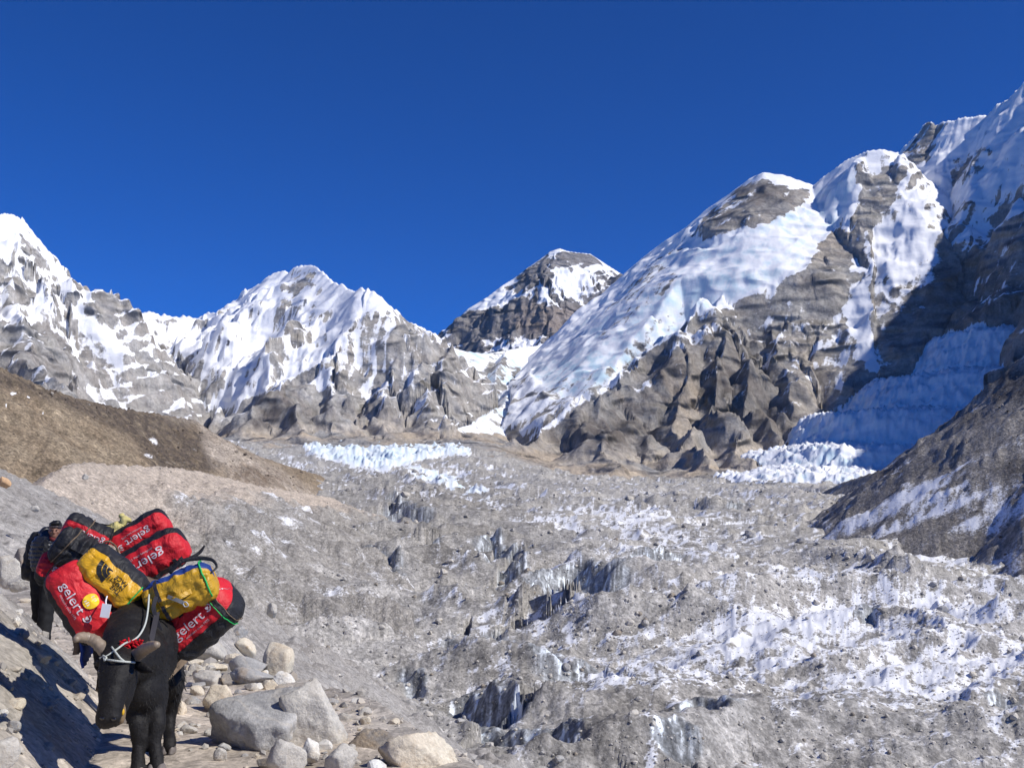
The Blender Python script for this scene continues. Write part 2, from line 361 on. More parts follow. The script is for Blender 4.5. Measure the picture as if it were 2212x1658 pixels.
rows = np.concatenate([np.arange(2200, 2700, 30), np.arange(2700, 5100, 9.0), np.arange(5100, 6300, 15.0), np.array([6350, 6450])])
G = build_range(None, RIDGES, -110, 3500, 1020, rows, lambda X, Y: glacier_level(Y, X) - 25 + 32 * sstep(2850, 3150, Y), range_style)
def range_paint(G):
    U, V = PX(G['X'], G['Y'], G['Z'])
    slope = np.hypot(G['gx'], G['gy'])
    conv = (G['ribs'] + G['det'])
    X, Y, Z, ID, D = G['X'], G['Y'], G['Z'], G['ID'], G['D']
    n = fbm(X / 170, Y / 170 + Z / 120, 5, 91, .6)
    n2 = fbm(X / 45 + Z / 60, Y / 45, 3, 95, .6)
    wv = 30 * fbm(X / 200, Y / 200, 3, 97)
    fall = fbm((G['S'] + wv) / 42, D / 420, 4, 99, .62)
    fall2 = fbm((G['S'] + .6 * wv) / 19, D / 260, 2, 103, .6)
    strk = np.where((ID == LM) | (ID == MM), .30, .16)
    snow = .50 + .12 * n + .12 * n2 + strk * fall - .0035 * conv - .36 * (slope - 1.05) + .35 * np.exp(-D / 22.0) * (.4 + .6 * (Z > 500))
    nlz = 1 / np.sqrt(1 + G['gx'] ** 2 + G['gy'] ** 2)
    sl = (-G['gx'] * SUN_DIR.x - G['gy'] * SUN_DIR.y + SUN_DIR.z) * nlz
    snow = snow - .22 * (sl - .6)
    hi = (Z - 450) / 900
    snow = snow + .30 * np.clip(hi, -1, .8)
    snow += blobs(U, V, [
        (15,540,45,70,.6),(100,620,60,70,.25),(180,720,70,80,.25),(90,520,40,24,-.35),(60,780,140,70,-.45),(150,800,120,60,-.35),
        (228,660,26,36,-.45),(400,740,150,80,.5),(130,680,110,60,.3),(360,840,100,50,-.35),(400,870,60,16,.8),(510,830,50,60,.3),(440,690,90,16,-.2),
        (640,620,60,45,-.35),(600,700,90,80,.3),(800,640,45,26,.5),(790,720,120,60,-.35),(730,700,20,80,.4),
        (900,760,60,70,-.25),(580,900,110,50,-.9),(700,900,120,50,-.8),(620,860,60,30,-.6),(850,900,110,40,-.35),(760,880,60,40,-.2),
        (1520,560,170,110,.9),(1350,680,110,70,.9),(1230,770,110,50,.75),(1560,470,60,22,-.9),(1630,420,60,26,-.8),
        (1420,560,50,12,-.5),(1380,620,40,12,-.5),(1330,650,40,12,-.4),
        (1740,640,70,60,-.5),(1780,540,40,60,-.55),(1880,400,50,60,-.2),(1500,800,200,120,-.55),(1400,930,260,90,-1.1),(1640,900,180,120,-.8),
        (1850,780,60,90,.0),(1860,700,22,90,.9),(1540,720,60,30,.3),(1660,740,60,30,.2),
        (2010,290,40,50,-.55),(2060,400,100,110,.35),(1960,540,80,80,.6),(2080,540,60,70,-.5),(2100,640,120,90,-.7),(1990,740,90,60,-.6),(2180,330,40,110,.6),(2050,480,60,20,-.3),
    ]) * .75
    snow = np.where(ID == IF, 1.2 - .45 * np.abs(n2), snow)
    snow = np.where(ID == LL, snow + .35, snow)
    snow = snow + .55 * G['EX']['ramp'] + .5 * G['EX']['flute'] + np.where((ID == LM) | (ID == MM), .20, 0)
    Uw = U + 9 * fbm(X / 60, Y / 60 + Z / 70, 3, 111); Vw = V + 9 * fbm(X / 60 + 9, Y / 60 + Z / 70, 3, 115)
    lg = np.sin(2 * np.pi * G['led'] + 1.2)
    rough = .16 * n2 + .14 * n + strk * 1.0 * fall + np.where((ID == LM) | (ID == MM) | (ID == NW), .20, .10) * fall2 - .20 * (sl - .62) + np.where(ID == RM, .17, .06) * lg * (1 - G['EX']['ramp'])
    AREAS = [
        # rock
        (RM, [(1490,508),(1530,460),(1600,420),(1650,390),(1700,404),(1755,415),(1740,440),(1690,470),(1640,492),(1580,502),(1540,522),(1500,518)], .16, .9),
        (RM, [(1480,508),(1500,522),(1420,592),(1360,652),(1290,712),(1240,747),(1215,742),(1300,662),(1380,582)], .30, .8),
        (RM, [(1865,385),(1935,340),(1938,420),(1880,500),(1850,560),(1815,612),(1800,595),(1760,602),(1742,582),(1780,530),(1830,470)], .12, .85),
        (RM, [(1500,695),(1540,655),(1560,692),(1620,665),(1700,645),(1800,645),(1830,700),(1912,845),(1870,875),(1760,1015),(1500,1050),(1080,1012),(1160,952),(1240,892),(1330,842),(1345,792),(1430,742)], .33, .8),
        (RM, [(1300,870),(1460,850),(1640,900),(1740,960),(1760,1015),(1500,1050),(1080,1012),(1160,952),(1240,892)], -.05, .9),
        (NW, [(1955,322),(2010,262),(2030,275),(2020,330),(1985,385),(1945,435),(1930,400)], .2, .9),
        (NW, [(2190,405),(2215,450),(2150,560),(2060,640),(1960,705),(1895,765),(1915,800),(1960,790),(2060,770),(2150,710),(2230,640),(2230,380)], .22, .85),
        (LM, [(38,505),(50,503),(116,576),(86,571)], -.1, .95),
        (LM, [(-60,560),(0,564),(38,574),(50,644),(20,680),(-60,670)], .30, .8),
        (LM, [(-60,690),(0,695),(83,697),(126,733),(182,761),(243,809),(275,857),(290,900),(-60,870)], .30, .8),
        (LM, [(221,628),(236,640),(254,675),(227,697),(208,660)], .15, .85),
        (MM, [(316,684),(404,690),(400,702),(320,700)], .2, .7),
        (MM, [(300,790),(400,770),(470,800),(500,850),(420,862),(330,850)], .42, .7),
        (MM, [(626,585),(640,572),(676,575),(690,600),(680,640),(640,650),(622,620)], .34, .7),
        (MM, [(606,640),(648,650),(640,720),(605,740),(590,700)], .32, .7),
        (MM, [(756,680),(845,668),(946,732),(998,780),(975,920),(895,930),(770,870),(718,802),(718,745)], .42, .75),
        (MM, [(480,945),(604,842),(640,812),(700,850),(830,870),(930,930),(900,965),(480,965)], .02, .9),
        # snow
        (LL, [(950,748),(1200,742),(1350,770),(1330,835),(1240,885),(1150,935),(1000,962),(920,965),(1000,900),(1040,860),(1000,800)], .70, .85),
        (RM, [(1080,800),(1200,760),(1350,740),(1348,788),(1328,838),(1240,890),(1160,952),(1040,960),(1000,900)], .66, .85),
        (RM, [(1840,400),(1865,385),(1850,450),(1832,500),(1815,490),(1825,440)], .9, .8),
        (RM, [(1870,330),(1930,330),(1932,355),(1900,375),(1860,372)], .6, .7),
        (LM, [(-60,440),(0,452),(38,460),(36,505),(20,560),(-60,560)], .95, .9),
        (LM, [(60,505),(80,505),(160,615),(165,640),(130,610)], .90, .8),
        (LM, [(40,580),(70,570),(120,640),(160,700),(190,760),(170,770),(120,720),(80,690),(50,640)], .72, .8),
        (LM, [(150,640),(200,650),(225,700),(258,690),(272,760),(262,800),(200,770),(170,720)], .72, .8),
        (MM, [(280,690),(310,705),(440,700),(520,655),(590,610),(615,640),(585,720),(540,800),(470,790),(400,765),(300,780)], .76, .8),
        (MM, [(660,620),(720,630),(745,680),(690,760),(600,840),(540,860),(560,790),(640,700)], .74, .75),
        (MM, [(768,632),(790,615),(812,630),(850,660),(835,672),(790,668),(765,690),(740,740),(700,790),(690,780),(730,700)], .92, .85),
        (MM, [(370,882),(400,862),(440,868),(520,826),(545,850),(500,885),(430,895)], .9, .9),
        (RM, [(1505,525),(1560,522),(1640,496),(1700,470),(1760,425),(1830,365),(1845,380),(1815,470),(1770,520),(1735,570),(1640,612),(1560,645),(1510,640),(1440,720),(1345,780),(1200,850),(1150,800),(1260,745),(1420,600)], .86, .9),
        (RM, [(1380,600),(1470,530),(1500,560),(1430,640),(1350,700),(1300,740),(1290,725)], .44, .75),
        (RM, [(1420,690),(1480,650),(1520,640),(1500,672),(1420,737),(1345,778),(1335,762)], .46, .75),
        (RM, [(1150,850),(1230,812),(1330,795),(1320,832),(1230,872),(1150,905)], .42, .75),
        (LL, [(1062,765),(1095,760),(1085,830),(1045,890),(1020,880)], .34, .8),
        (LL, [(1110,800),(1150,790),(1120,850),(1070,890),(1060,870)], .42, .8),
        (RM, [(1820,660),(1850,655),(1880,700),(1890,760),(1905,800),(1880,805),(1850,760),(1835,700)], .95, .9),
        (NW, [(2035,285),(2125,258),(2165,335),(2185,400),(2100,480),(2060,425),(1970,465),(1950,515),(2050,500),(2040,600),(1960,670),(1880,695),(1850,640),(1880,540),(1930,450),(1990,385)], .80, .9),
        (NW, [(1970,470),(2060,430),(2110,440),(2060,490),(1990,520),(1950,510)], .30, .85),
        (NW, [(2060,340),(2130,300),(2150,330),(2100,400),(2060,420),(2050,380)], .30, .85),
        (NW, [(1960,540),(2020,530),(2050,560),(2000,600),(1950,600)], .34, .8),
    ]
    for mid, poly, tgt, wgt in AREAS:
        mk = poly_mask(Uw, Vw, poly, 7.0) * wgt * (ID == mid)
        snow = snow + (tgt + rough - snow) * mk
    tone = fbm(X / 240, Y / 240 + Z / 200, 4, 101)
    strata = np.sin(Z / 11.0 + 3 * n) * .5 + .5
    col = np.zeros(X.shape + (3,), np.float32) + BEIGE * .95
    col[(ID == LM) | (ID == MM)] *= 1.2
    col = mixc(col, GREY * np.where((ID == LM) | (ID == MM), 1.15, .95)[..., None], np.clip(.5 + tone, 0, 1))
    col = mixc(col, DARK * 1.5, np.clip(.25 + .6 * n2 - .3 * tone, 0, .55))
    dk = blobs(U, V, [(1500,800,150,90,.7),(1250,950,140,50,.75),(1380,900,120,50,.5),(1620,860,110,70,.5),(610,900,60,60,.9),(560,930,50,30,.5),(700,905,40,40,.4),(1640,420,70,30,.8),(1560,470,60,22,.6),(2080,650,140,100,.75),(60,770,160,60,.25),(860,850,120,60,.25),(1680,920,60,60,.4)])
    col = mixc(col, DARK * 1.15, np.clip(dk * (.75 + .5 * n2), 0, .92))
    tn = blobs(U, V, [(750,950,140,22,.8),(1390,1010,110,28,.9),(1650,985,130,40,.7),(1480,900,35,110,.6),(1560,1000,80,25,.7),(850,930,90,25,.4),(1780,480,60,90,.5),(1760,850,60,120,.35)])
    col = mixc(col, TAN * .95, np.clip(tn, 0, .9))
    col *= (.86 + .28 * strata)[..., None] * (1 + .25 * n2)[..., None]
    ice = np.clip(G['EX']['ice'] * (-.05 + .8 * n2 + .5 * (slope > 1.15)), 0, 1) * .75
    ice = np.clip(ice + blobs(U, V, [(1200,815,110,30,.55),(1290,790,60,35,.6),(1010,772,60,12,.5),(1420,640,60,20,.35),(1560,600,60,25,.3),(1690,470,40,30,.3)]) * (.55 + n2) * G['EX']['ice'], 0, .85)
    fl = G['floor']
    tal = (1 - sstep(15, 75, G['dz'] + 30 * n2 + 25 * tone)) * (ID != IF) * (ID != LL)
    snow = snow - .45 * tal
    col = mixc(col, np.array((.44, .395, .34), np.float32), tal * .8)
    snow = np.where(fl, .2 + .2 * n, snow)
    col = np.where(fl[..., None], (GREY * .9)[None, None] + (TAN - GREY)[None, None] * np.clip(.5 + 1.2 * tone, 0, 1)[..., None], col)
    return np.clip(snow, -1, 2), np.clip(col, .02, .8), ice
SN, CO, IC = range_paint(G)
nr, nc = G['X'].shape
Vall = np.stack([G['X'], G['Y'], G['Z']], -1).reshape(-1, 3)
Fall = grid_faces(nr, nc)
fid = G['ID'].reshape(-1)[Fall[:, 0]]
# faces turned away from every place near the camera (far back slopes) are kept only close to the crest
LABELS = {
    LM: ('mountain', 'steep snow and grey rock mountain rising behind the brown hill'),
    MM: ('mountain', 'rocky snow streaked mountain with pointed double summit above the glacier head'),
    LL: ('ice_pass', 'low snow saddle with hanging ice between the two big mountains'),
    RM: ('mountain', 'broad mountain with rounded snow cap and dark rock buttress above the glacier'),
    NW: ('mountain', 'fluted snow wall rising highest beside the shaded icefall'),
    IF: ('icefall', 'blue shaded icefall pouring down behind the dark moraine slope'),
}
def sub_mesh(name, V, F, attrs, mat):
    used = np.unique(F); rm = np.full(len(V), -1, np.int64); rm[used] = np.arange(len(used))
    return link(name, fast_mesh(name, V[used], rm[F], {k: a[used] for k, a in attrs.items()}), mat)
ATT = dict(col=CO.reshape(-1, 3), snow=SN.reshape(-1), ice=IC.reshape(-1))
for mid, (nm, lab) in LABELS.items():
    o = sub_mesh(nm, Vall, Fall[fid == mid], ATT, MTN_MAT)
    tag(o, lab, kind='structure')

# ---- the far peak behind the pass
PEAK = []
def pr(pts, k, rib=1.0): PEAK.append((0, [W(u, v, y * 1000.0) for u, v, y in pts], k, rib, 9000.0, len(pts) > 8))
pr([(880,800,8.8),(940,760,8.8),(965,727,8.8),(985,690,8.8),(1012,665,8.8),(1050,642,8.8),(1085,615,8.85),(1110,600,8.9),(1140,577,8.9),(1165,560,8.9),(1188,542,8.9),(1210,535,8.9),(1225,541,8.93),(1240,543,8.95),(1275,547,9.0),(1310,570,9.0),(1345,592,9.05),(1450,650,9.1)], 1.1, .8)
pr([(1192,541,8.9),(1188,600,8.6),(1186,640,8.4),(1175,700,8.1),(1150,760,7.8)], 1.2, .8)
pr([(1186,630,8.45),(1225,680,8.2),(1250,740,7.9)], 1.1, .8)
pr([(1050,642,8.8),(1075,700,8.5),(1085,760,8.1)], 1.2, .8)
def peak_style(X, Y, Z, H, D, ID, ribs, det, S): return Z, {}
GP = build_range(None, PEAK, 930, 1420, 300, np.concatenate([np.arange(7700, 9150, 11.0), [9300.0]]), lambda X, Y: X * 0 + 500.0, peak_style)
U, V = PX(GP['X'], GP['Y'], GP['Z'])
n = fbm(GP['X'] / 220, GP['Y'] / 220 + GP['Z'] / 150, 5, 191, .6); n2 = fbm(GP['X'] / 60 + GP['Z'] / 60, GP['Y'] / 60, 3, 195, .6)
sl = np.hypot(GP['gx'], GP['gy'])
sn = .56 + .25 * n + .15 * n2 - .004 * (GP['ribs'] + GP['det']) - .3 * (sl - 1.1) + .35 * np.exp(-GP['D'] / 22.0)
sn += blobs(U, V, [(1235,610,60,40,.8),(1180,640,60,30,.3),(1060,650,60,22,.7),(1130,690,120,40,-.6),(1250,560,60,18,-.5),(1150,590,50,30,-.4),(1220,700,70,40,-.5),(1100,740,80,22,.4),(1020,720,40,40,-.6)])
co = np.zeros(GP['X'].shape + (3,), np.float32) + np.array((.22, .21, .21), np.float32)
co = mixc(co, RUST * 1.3, np.clip(blobs(U, V, [(1180,690,80,40,.3)]) + .10 * n, 0, .35)) * (1 + .3 * n2)[..., None]
o = link('mountain', fast_mesh('mountain', np.stack([GP['X'], GP['Y'], GP['Z']], -1).reshape(-1, 3), grid_faces(*GP['X'].shape), dict(col=np.clip(co, .02, .7).reshape(-1, 3), snow=sn.reshape(-1), ice=(sn * 0).reshape(-1))), MTN_MAT)
tag(o, 'distant pyramid peak seen over the snow saddle', kind='structure')

# ================================================================ glacier
CLIFFS = []   # (points (u, v of the lower lip), drop, reach)
def zg_ray(u, v):
    """where the line of sight through (u, v) meets the mean glacier surface"""
    ys = np.geomspace(120, 3300, 1500); a = W(u, v, 1.0)
    zr = EYE + (a.z - EYE) * ys
    below = np.nonzero(zr <= glacier_level(ys))[0]
    if len(below) == 0: return None
    y = ys[below[0]]
    return a.x * y, y
def cliff(pts, drop, reach):
    P = [zg_ray(u, v) for u, v in pts]
    CLIFFS.append(([p for p in P if p], drop * .8, reach))
cliff([(1115,1290),(1150,1262),(1200,1250),(1260,1248),(1330,1262),(1380,1285)], 17, 40)
cliff([(755,1222),(800,1216),(850,1226),(875,1250)], 11, 30)
cliff([(838,1285),(860,1262),(900,1250)], 8, 24)
cliff([(825,1088),(850,1075),(880,1095),(920,1118),(960,1130)], 24, 70)
cliff([(880,1190),(935,1176),(960,1196)], 10, 35)
cliff([(1015,1195),(1060,1170),(1100,1188),(1140,1205)], 13, 40)
cliff([(1020,1230),(1075,1210),(1125,1225),(1145,1250)], 12, 40)
cliff([(925,1345),(965,1330),(1010,1345),(1060,1330),(1110,1345),(1180,1372),(1250,1410)], 14, 42)
cliff([(1140,1450),(1180,1415),(1230,1405),(1285,1388)], 11, 24)
cliff([(870,1420),(905,1432),(935,1450)], 4, 10)
cliff([(960,1485),(1040,1490),(1110,1530),(1150,1560)], 8, 22)
cliff([(980,1580),(1040,1560),(1100,1580),(1200,1610),(1300,1650)], 7, 16)
cliff([(1330,1235),(1380,1215),(1440,1210),(1490,1208)], 10, 40)
cliff([(1560,1100),(1600,1082),(1650,1085)], 12, 60)
cliff([(1700,1260),(1760,1240),(1800,1232)], 7, 25)
cliff([(1840,1380),(1880,1370),(1920,1378)], 5, 18)
cliff([(1440,1580),(1500,1560),(1560,1570),(1600,1600)], 5, 12)
cliff([(2130,1540),(2160,1530),(2230,1535)], 5, 10)
cliff([(1400,1660),(1470,1630),(1540,1640)], 4, 10)
cliff([(640,1175),(680,1160),(720,1170)], 9, 40)

ys = [150.0]
while ys[-1] < 3300:
    y = ys[-1]
    ys.append(y + min(max(y * y / (48 * FPX) * 2.0, .6), 5.0 * (y / 560.0) ** .9))
ys = np.array(ys)
us = np.linspace(60, 2270, 880)
Yg = np.repeat(ys[:, None], len(us), 1); Xg = (us - 1106.0)[None, :] / FPX / CP * Yg
def glacier_height(X, Y):
    a = math.radians(-10); xr = X * math.cos(a) - Y * math.sin(a); yr = X * math.sin(a) + Y * math.cos(a)
    wx = xr + 22 * fbm(xr / 90, yr / 90, 2, 201); wy = yr + 22 * fbm(xr / 90, yr / 90, 2, 207)
    env = .55 + .45 * np.clip(fbm(X / 400, Y / 400, 2, 211) + .5, 0, 1.4)
    hum = (ridged(wx / 190, wy / 130, 5, 221, .45) - .42) * 30 * env
    hum += (ridged(wx / 48, wy / 36, 4, 231, .5) - .42) * 5.6
    hum += fbm(xr / 9, yr / 9, 3, 241, .6) * .9 * np.clip(1.3 - Y / 1500, .3, 1)
    hum += np.clip(fbm(xr / 2.2, yr / 2.2, 2, 247, .7), -.3, 1) * .35 * np.clip(1.2 - Y / 900, 0, 1)
    z = glacier_level(Y, X) + hum
    # valley floor lifts a little towards both sides
    z += np.clip((-X - 140 - .18 * Y) * .1, 0, 30)
    CL = np.zeros(X.shape)
    for P, drop, reach in CLIFFS:
        if len(P) < 2: continue
        dmin = np.full(X.shape, 1e9); sg = np.zeros(X.shape); sd = np.zeros(X.shape); tt = np.zeros(X.shape)
        tot = sum(math.hypot(b[0] - a[0], b[1] - a[1]) for a, b in zip(P[:-1], P[1:])); acc = 0
        x0 = min(p[0] for p in P) - reach * 3; x1 = max(p[0] for p in P) + reach * 3; y0 = min(p[1] for p in P) - reach * 3; y1 = max(p[1] for p in P) + reach * 2
        sel = np.nonzero((X > x0) & (X < x1) & (Y > y0) & (Y < y1))
        xs, yy = X[sel], Y[sel]
        fl = fbm(xs / (drop * 1.4), yy / (drop * 1.4), 2, 255) * drop * .4
        best = np.full(xs.shape, 1e9); sgn = np.zeros(xs.shape); pos = np.zeros(xs.shape)
        for a, b in zip(P[:-1], P[1:]):
            ex, ey = b[0] - a[0], b[1] - a[1]; L = math.hypot(ex, ey) + 1e-6
            t = np.clip(((xs - a[0]) * ex + (yy - a[1]) * ey) / L / L, 0, 1)
            d = np.hypot(xs - a[0] - t * ex, yy - a[1] - t * ey)
            s = ((xs - a[0]) * ey - (yy - a[1]) * ex) / L
            m = d < best
            best = np.where(m, d, best); sgn = np.where(m, s, sgn); pos = np.where(m, (acc + t * L) / tot, pos)
            acc += L
        sdist = np.where(sgn > 0, best, -best) + fl
        win = np.clip(np.sin(np.clip(pos, 0.02, .98) * np.pi) * 2.2, 0, 1)
        rampw = drop * 1.5
        face = sstep(-rampw * .15, rampw, sdist)
        cut = -drop * face * np.exp(-np.clip(sdist - rampw, 0, None) / reach) * win + drop * .28 * np.exp(-np.abs(np.clip(sdist, None, 0)) / (reach * .8)) * win * (1 - face) * (sdist < rampw)
        lat = np.exp(-np.clip(best - reach * 2.0, 0, None) / reach)
        z[sel] += cut * lat
        on = np.exp(-((sdist - rampw * .5) / (rampw * .75)) ** 2) * win * lat
        CL[sel] = np.maximum(CL[sel], on)
    return z, hum, CL
Zg, hum, CL = glacier_height(Xg, Yg)
# white seracs at the glacier head and below the pass
Ug, Vg = PX(Xg, Yg, Zg)
head = poly_mask(Ug + 10 * fbm(Xg / 90, Yg / 90, 2, 261), Vg, [(625,950),(700,940),(800,935),(900,935),(1030,935),(1010,978),(940,985),(880,1000),(835,1014),(760,1002),(690,985)], 6)
head2 = poly_mask(Ug, Vg, [(880,1008),(930,1012),(980,1030),(1050,1055),(1060,1078),(1010,1070),(950,1045),(900,1030)], 10) * (fbm(Xg / 60, Yg / 60, 2, 263) > .05)
head3 = poly_mask(Ug, Vg, [(1640,1010),(1750,1012),(1850,1018),(1800,1032),(1700,1030)], 8) * .8
ser = np.maximum(head, np.maximum(head2 * .9, head3))
Zg = Zg + ser * (ridged(Xg / 30, Yg / 60, 4, 267, .65) * 13 - 3)
gy = np.gradient(Zg, axis=0) / np.gradient(Yg, axis=0); gx = np.gradient(Zg, axis=1) / np.gradient(Xg, axis=1)
slope = np.hypot(gx, gy)
nl = 1 / np.sqrt(1 + gx ** 2 + gy ** 2)
sunlit = (-gx * SUN_DIR.x - gy * SUN_DIR.y + SUN_DIR.z) * nl      # south sides melt free, north sides hold the snow
n1 = fbm(Xg / 70, Yg / 70, 4, 271, .6); n2 = fbm(Xg / 7.5, Yg / 7.5, 4, 277, .65); n0 = fbm(Xg / 300, Yg / 300, 2, 281)
regio = blobs(Ug, Vg, [(1900,1330,360,150,.16),(1450,1160,220,60,.16),(1700,1420,500,120,.12),(2100,1500,260,200,.10),(1300,1130,200,60,.05),(900,1500,400,160,-.07),(600,1300,240,200,-.14),(1000,1180,220,120,-.06),(1550,1040,300,40,-.04),(1200,1560,200,100,-.06)])
snow = .36 + .16 * n1 + .20 * n2 + .10 * n0 - .42 * (sunlit - .66) - .22 * np.clip(slope - .5, 0, 2) - .006 * hum + regio * .8
snow += ser * .7
streak = fbm(Xg / 2.6, Yg / 9.0, 3, 283, .7)
icecl = CL * sstep(.25, .6, CL)
snow = np.where(icecl > .2, .22 + .50 * streak + .10 * n1 * 2, snow)
col = np.zeros(Xg.shape + (3,), np.float32) + np.array((.36, .345, .32), np.float32)
col = mixc(col, np.array((.245, .23, .205), np.float32), np.clip(.25 + .55 * n1 + blobs(Ug, Vg, [(1000,1180,220,130,.45),(1250,1500,250,140,.3),(900,1060,200,60,.3),(1050,1400,200,80,.3)]), 0, 1))
col = mixc(col, np.array((.45, .425, .385), np.float32), np.clip(blobs(Ug, Vg, [(560,1250,200,220,.6),(1850,1100,200,70,.35),(1700,1250,200,70,.3),(1500,1040,500,30,.3),(620,1120,120,60,.5)]) + .3 * n0, 0, .8))
cice = np.zeros_like(col) + np.array((.15, .155, .16), np.float32); cice = mixc(cice, np.array((.52, .55, .57), np.float32), np.clip(.35 + 1.1 * streak, 0, 1))
col = col + (cice - col) * np.clip(icecl * 1.4, 0, .95)[..., None]
col *= (1 + .30 * n2)[..., None]
ice = np.clip(np.maximum(ser * (.25 + .5 * np.abs(n1)), icecl * .35), 0, 1)
GLA_MAT = terrain_mat('glacier_debris', 5.0, 1.0, bump=.45, dist=.7, snow_edge=.09, snow_noise=.36, speck=.36, stones=(.7, 2.0), stone_tone=.24, stone_bump=.5)
gl = link('glacier', fast_mesh('glacier', np.stack([Xg, Yg, Zg], -1).reshape(-1, 3), grid_faces(*Xg.shape), dict(col=np.clip(col, .03, .8).reshape(-1, 3), snow=snow.reshape(-1), ice=ice.reshape(-1))), GLA_MAT)
tag(gl, 'hummocky debris covered glacier with snow patches and ice cliffs', kind='structure')
GLX, GLY, GLZ, GLS = Xg, ys, Zg, snow
def glacier_z(x, y):
    """height of the built glacier sheet"""
    u = x / y * FPX * CP + 1106.0
    ci = np.clip((u - us[0]) / (us[1] - us[0]), 0, len(us) - 1.001); ri = np.clip(np.interp(y, ys, np.arange(len(ys))), 0, len(ys) - 1.001)
    c0 = ci.astype(int); r0 = ri.astype(int); fc = ci - c0; fr = ri - r0
    return (GLZ[r0, c0] * (1 - fc) * (1 - fr) + GLZ[r0, c0 + 1] * fc * (1 - fr) + GLZ[r0 + 1, c0] * (1 - fc) * fr + GLZ[r0 + 1, c0 + 1] * fc * fr)

# ================================================================ brown hill, pale moraine, dark moraine slope
SHEETS = {}
def small_range(name, label, ridges_pts, u0, u1, nc, rows, k, paint, mat, rib=.12, H0=600.0, floor=-8, noise=1.0, wl=1.0):
    rg = [(0, [W(u, v, y * 1000.0) for u, v, y in pts], kk, rib, H0) for pts, kk in ridges_pts]
    us_ = np.linspace(u0, u1, nc); T = (us_ - 1106.0) / FPX / CP
    Yh = np.repeat(np.asarray(rows)[:, None], nc, 1); Xh = T[None, :] * Yh
    Hh = np.full(Xh.shape, -1e9); Dh = np.zeros(Xh.shape); Sh = np.zeros(Xh.shape); soff = 0
    for mid, P, kk, rb, h0 in rg:
        for a, b in zip(P[:-1], P[1:]):
            ex, ey = b.x - a.x, b.y - a.y; L2 = ex * ex + ey * ey + 1e-6
            t = np.clip(((Xh - a.x) * ex + (Yh - a.y) * ey) / L2, 0, 1)
            d = np.hypot(Xh - a.x - t * ex, Yh - a.y - t * ey)
            h = a.z + t * (b.z - a.z) - h0 * (1 - np.exp(-d * kk / h0))
            m = h > Hh; Hh = np.where(m, h, Hh); Dh = np.where(m, d, Dh); Sh = np.where(m, soff + t * math.sqrt(L2), Sh); soff += math.sqrt(L2)
        soff += 1000
    wob = 14 * fbm(Xh / 60, Yh / 60, 3, 5)
    rbn = (1 - 2 * np.abs(perlin((Yh + .35 * Xh + wob) / (46 * wl), Dh / (300 * wl), 331))) * 5 + (1 - 2 * np.abs(perlin((Yh + .35 * Xh + wob) / (17 * wl), Dh / (120 * wl), 333))) * 2
    Zh = Hh + rbn * rib * 5 * sstep(0, 60, Dh) + noise * ((ridged(Xh / 60, Yh / 60, 4, 341) - .45) * 7 * sstep(0, 40, Dh) + fbm(Xh / 9, Yh / 9, 3, 345) * 1.3 + np.clip(fbm(Xh / 3.5, Yh / 3.5, 2, 349), 0, 1) * 1.0)
    Zh = np.maximum(Zh, glacier_level(Yh, Xh) + floor)
    U, V = PX(Xh, Yh, Zh)
    sn, co = paint(Xh, Yh, Zh, U, V, Dh, rbn)
    o = link(name, fast_mesh(name, np.stack([Xh, Yh, Zh], -1).reshape(-1, 3), grid_faces(*Xh.shape), dict(col=np.clip(co, .02, .8).reshape(-1, 3), snow=sn.reshape(-1), ice=(sn * 0).reshape(-1))), mat)
    tag(o, label, kind='structure')
    o['_g'] = 0
    SHEETS[name] = (Xh, Yh, Zh)
    del o['_g']
    return o
def hill_paint(X, Y, Z, U, V, D, rb):
    n = fbm(X / 40, Y / 40, 4, 401, .6); n2 = fbm(X / 8, Y / 8, 3, 405, .6)
    co = np.zeros(X.shape + (3,), np.float32) + np.array((.215, .165, .11), np.float32)
    co = mixc(co, np.array((.30, .24, .165), np.float32), np.clip(.4 + n, 0, 1))
    dk = poly_mask(U, V, [(-50,790),(0,800),(100,838),(200,866),(330,890),(440,930),(500,975),(460,1020),(340,1020),(312,985),(300,955),(240,920),(150,880),(60,845),(-50,835)], 14)
    co = mixc(co, np.array((.085, .067, .053), np.float32), np.clip(dk * (.75 + .9 * n2), 0, .95))
    tan = np.clip(poly_mask(U, V, [(430,915),(470,935),(560,985),(700,1075),(600,1085),(500,1040),(455,1000),(440,960)], 14) * (.8 + .5 * n), 0, 1)
    co = mixc(co, np.array((.41, .35, .285), np.float32), tan)
    br = blobs(U, V, [(560,1030,60,22,.9),(520,1015,40,14,.7)])
    co = mixc(co, np.array((.16, .12, .085), np.float32), np.clip(br * (.6 + n2), 0, .9))
    far = sstep(330, 460, U) * (1 - sstep(900, 925, V)) 
    co = mixc(co, np.array((.27, .245, .215), np.float32), np.clip(far, 0, 1))
    sn = .02 + .25 * n + blobs(U, V, [(28,850,10,4,.8),(60,858,8,3,.8),(12,875,14,3,.8),(90,893,8,3,.6),(110,840,14,3,.4),(330,955,14,14,.3),(320,985,16,9,.35)]) 
    return sn, co * (1 + .25 * n2)[..., None]
HILL_MAT = terrain_mat('hill_grass_scree', 9.0, 1.8, bump=.7, dist=.8, snow_noise=.2, speck=.45, stones=(1.1, 3.0), stone_tone=.25, stone_bump=.5)
